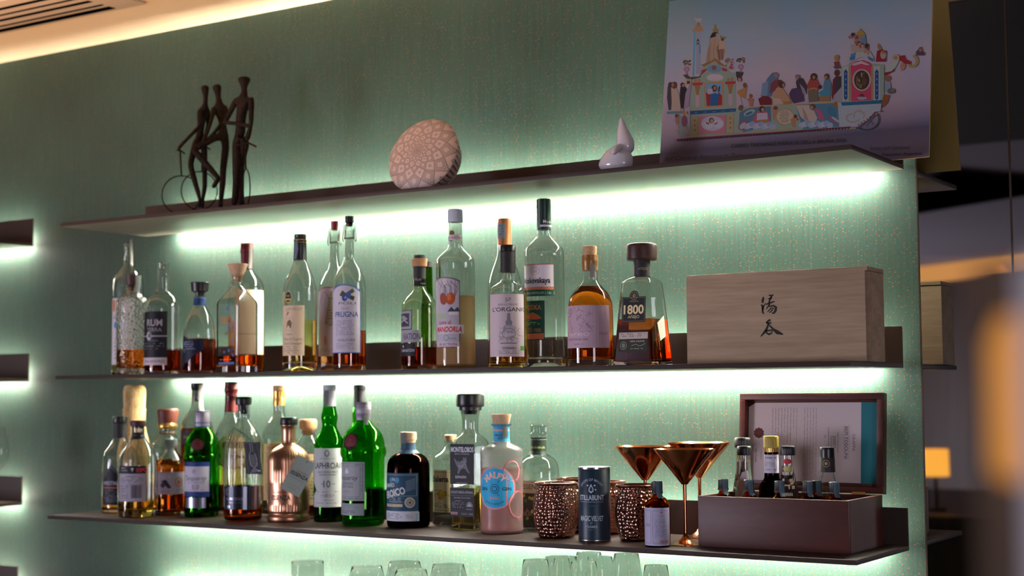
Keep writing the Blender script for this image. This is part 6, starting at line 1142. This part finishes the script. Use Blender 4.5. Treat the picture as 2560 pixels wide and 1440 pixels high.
    for x in (1658, 1918):
        P([(x-26, 560), (x+26, 555), (x+26, 845), (x-26, 848)], 'a8aca4'); P([(x-15, 600), (x, 582), (x+15, 600), (x+15, 825), (x, 842), (x-15, 825)], '1c4880')
        for k in range(5): E(x, 620+k*46, 5, 8, '8aa0b4', 8)
    for x in (1690, 1880): P([(x-8, 560), (x+8, 560), (x+8, 845), (x-8, 845)], 'a08060')
    E(1792, 812, 22, 24, '6a2c24'); P([(1748, 820), (1780, 812), (1830, 815), (1836, 828), (1800, 838), (1770, 836)], '9098ac')
    P([(1680, 545), (1665, 520), (1690, 480), (1700, 440), (1760, 430), (1860, 430), (1890, 480), (1895, 520), (1860, 500), (1790, 480), (1720, 510)], 'a8a8a8'); P([(1690, 480), (1740, 470), (1735, 500), (1695, 510)], '3c6c98'); P([(1840, 470), (1890, 495), (1890, 520), (1850, 500)], '3c6c98'); P([(1700, 455), (1745, 440), (1740, 470), (1700, 478)], '4a7ca8')
    P([(1700, 380), (1720, 370), (1780, 380), (1840, 400), (1850, 440), (1710, 440)], 'a8948c'); P([(1760, 300), (1790, 280), (1822, 300), (1828, 345), (1830, 400), (1775, 400)], '5c80a0'); P([(1748, 282), (1765, 262), (1780, 240), (1795, 262), (1818, 282), (1818, 298), (1750, 298)], 'a8843c'); E(1786, 312, 26, 10, 'a8843c'); E(1786, 314, 17, 5, '5c80a0')
    for k in range(26): E(1715+r2.uniform(-22, 30)+k*4.5, 315+k*4.4+r2.uniform(-24, 24), 13, 16, ('b08068', 'a06a54', '8a5040', '5a3830', 'a88478')[k % 5], 10)
    E(1718, 292, 15, 15, '4a2824'); E(1834, 385, 18, 18, '4a2824'); P([(1678, 308), (1700, 310), (1690, 330)], 'a83048'); E(1582, 488, 20, 26, '9a7c3c'); P([(1560, 520), (1600, 515), (1608, 570), (1570, 575)], '8a2c38'); P([(1552, 560), (1615, 555), (1618, 575), (1570, 580)], '4a4c48')
    P([(1910, 520), (1920, 430), (1950, 415), (2000, 430), (1995, 520)], '8a1c2c'); P([(1925, 400), (1928, 362), (1940, 380), (1960, 410), (1945, 425)], '9a7040'); E(1972, 462, 24, 36, 'a89484'); E(1976, 440, 14, 14, '8a6a48')
    P([(1985, 600), (2000, 560), (2060, 500), (2110, 500), (2080, 560), (2020, 620), (1990, 632)], 'a8b0a8'); P([(1985, 610), (2040, 600), (2075, 575), (2060, 600), (1988, 640)], '8a1c2c'); E(2078, 484, 30, 26, 'b09c7c'); E(2078, 486, 16, 14, '9a7c50')
    P([(2110, 470), (2150, 465), (2160, 500), (2205, 520), (2200, 545), (2150, 530), (2115, 510)], '9a1c30'); D.ring(2215, 515, 52, 56, 22, 'a88c4c', 24, -1.4, 2.4); P([(2130, 520), (2160, 540), (2150, 580), (2125, 600), (2115, 560)], 'b07c60'); P([(2245, 440), (2262, 420), (2275, 400), (2295, 396), (2300, 430), (2320, 445), (2318, 468), (2250, 468)], '5a3c4c'); E(2284, 422, 13, 15, 'a06a60')
    E(2012, 660, 24, 26, '8a5c44'); P([(1985, 690), (2030, 690), (2035, 740), (2000, 770), (1985, 760)], '8490a0'); E(2040, 765, 32, 24, '5a5c50'); E(2052, 758, 18, 14, '6c6a58'); P([(1975, 795), (2025, 800), (2010, 860), (1970, 905), (1958, 870)], '8a5030'); E(1958, 935, 10, 6, '9a2434')
    P([(1625, 860), (1955, 840), (1960, 870), (1630, 888)], '1e6080'); P([(1628, 888), (1958, 870), (1950, 930), (1900, 940), (1840, 1010), (1760, 1060), (1640, 1075), (1605, 1060), (1590, 860), (1620, 860)], 'a0a8b0'); D.ring(1720, 990, 60, 40, 10, 'a88474', 20, .3, 4.6).ring(1770, 970, 48, 44, 9, 'a88474', 20, 2.6, 7).ring(1800, 930, 30, 30, 8, 'b0907c', 16, 0, 4)
    for k in range(7): E(1910-k*24, 945+k*20-k*k*.6, 8, 6, 'a02438', 8)
    D.ring(1830, 1000, 112, 96, 9, '2a3c48', 24, -.5, 2.2); Ln([(1935, 955), (1860, 1000), (1890, 1050)], 5, '3a5058'); Ln([(1905, 965), (1830, 1060)], 5, '3a5058'); Ln([(1850, 1010), (1750, 1085)], 5, '3a5058')
    # fringe
    Ln([(240, 1158), (735, 1122), (1560, 1085), (1745, 1075)], 9, 'a89474')
    for k in range(58): x = 245+k*25.4; y = 1164-(x-240)*.073+4; D.poly([(x-11, y), (x+11, y-1), (x, y+15)], 'a01c34'); 
    for k in range(57): x = 258+k*25.4; y = 1172-(x-240)*.073+4; D.poly([(x-9, y-4), (x+9, y-5), (x+6, y+13), (x-5, y+13)], '2e2c40')
    D.text('CARRO TRIONFALE MARIA SS DELLA BRUNA 2026', 1180, 1202, 30, '1c1a28', 960, .0, .12, rot=-.052); D.text('Sul Carro e Attorno la Tua', 460, 1316, 34, '1c1a28', 640, -.01, .4, rot=-.05); D.text('lettera (cfr Giovanni)', 2030, 1240, 32, '24222f', 330, -.01, .4, rot=-.02); D.text('Francesco Argentina', 2130, 1292, 24, '14121c', 340, .0, .4, rot=-.03)
    D.finish('painted_float', fn, t); hx = _h
mid(); dropper_maker = low(); crate(dropper_maker); painting()
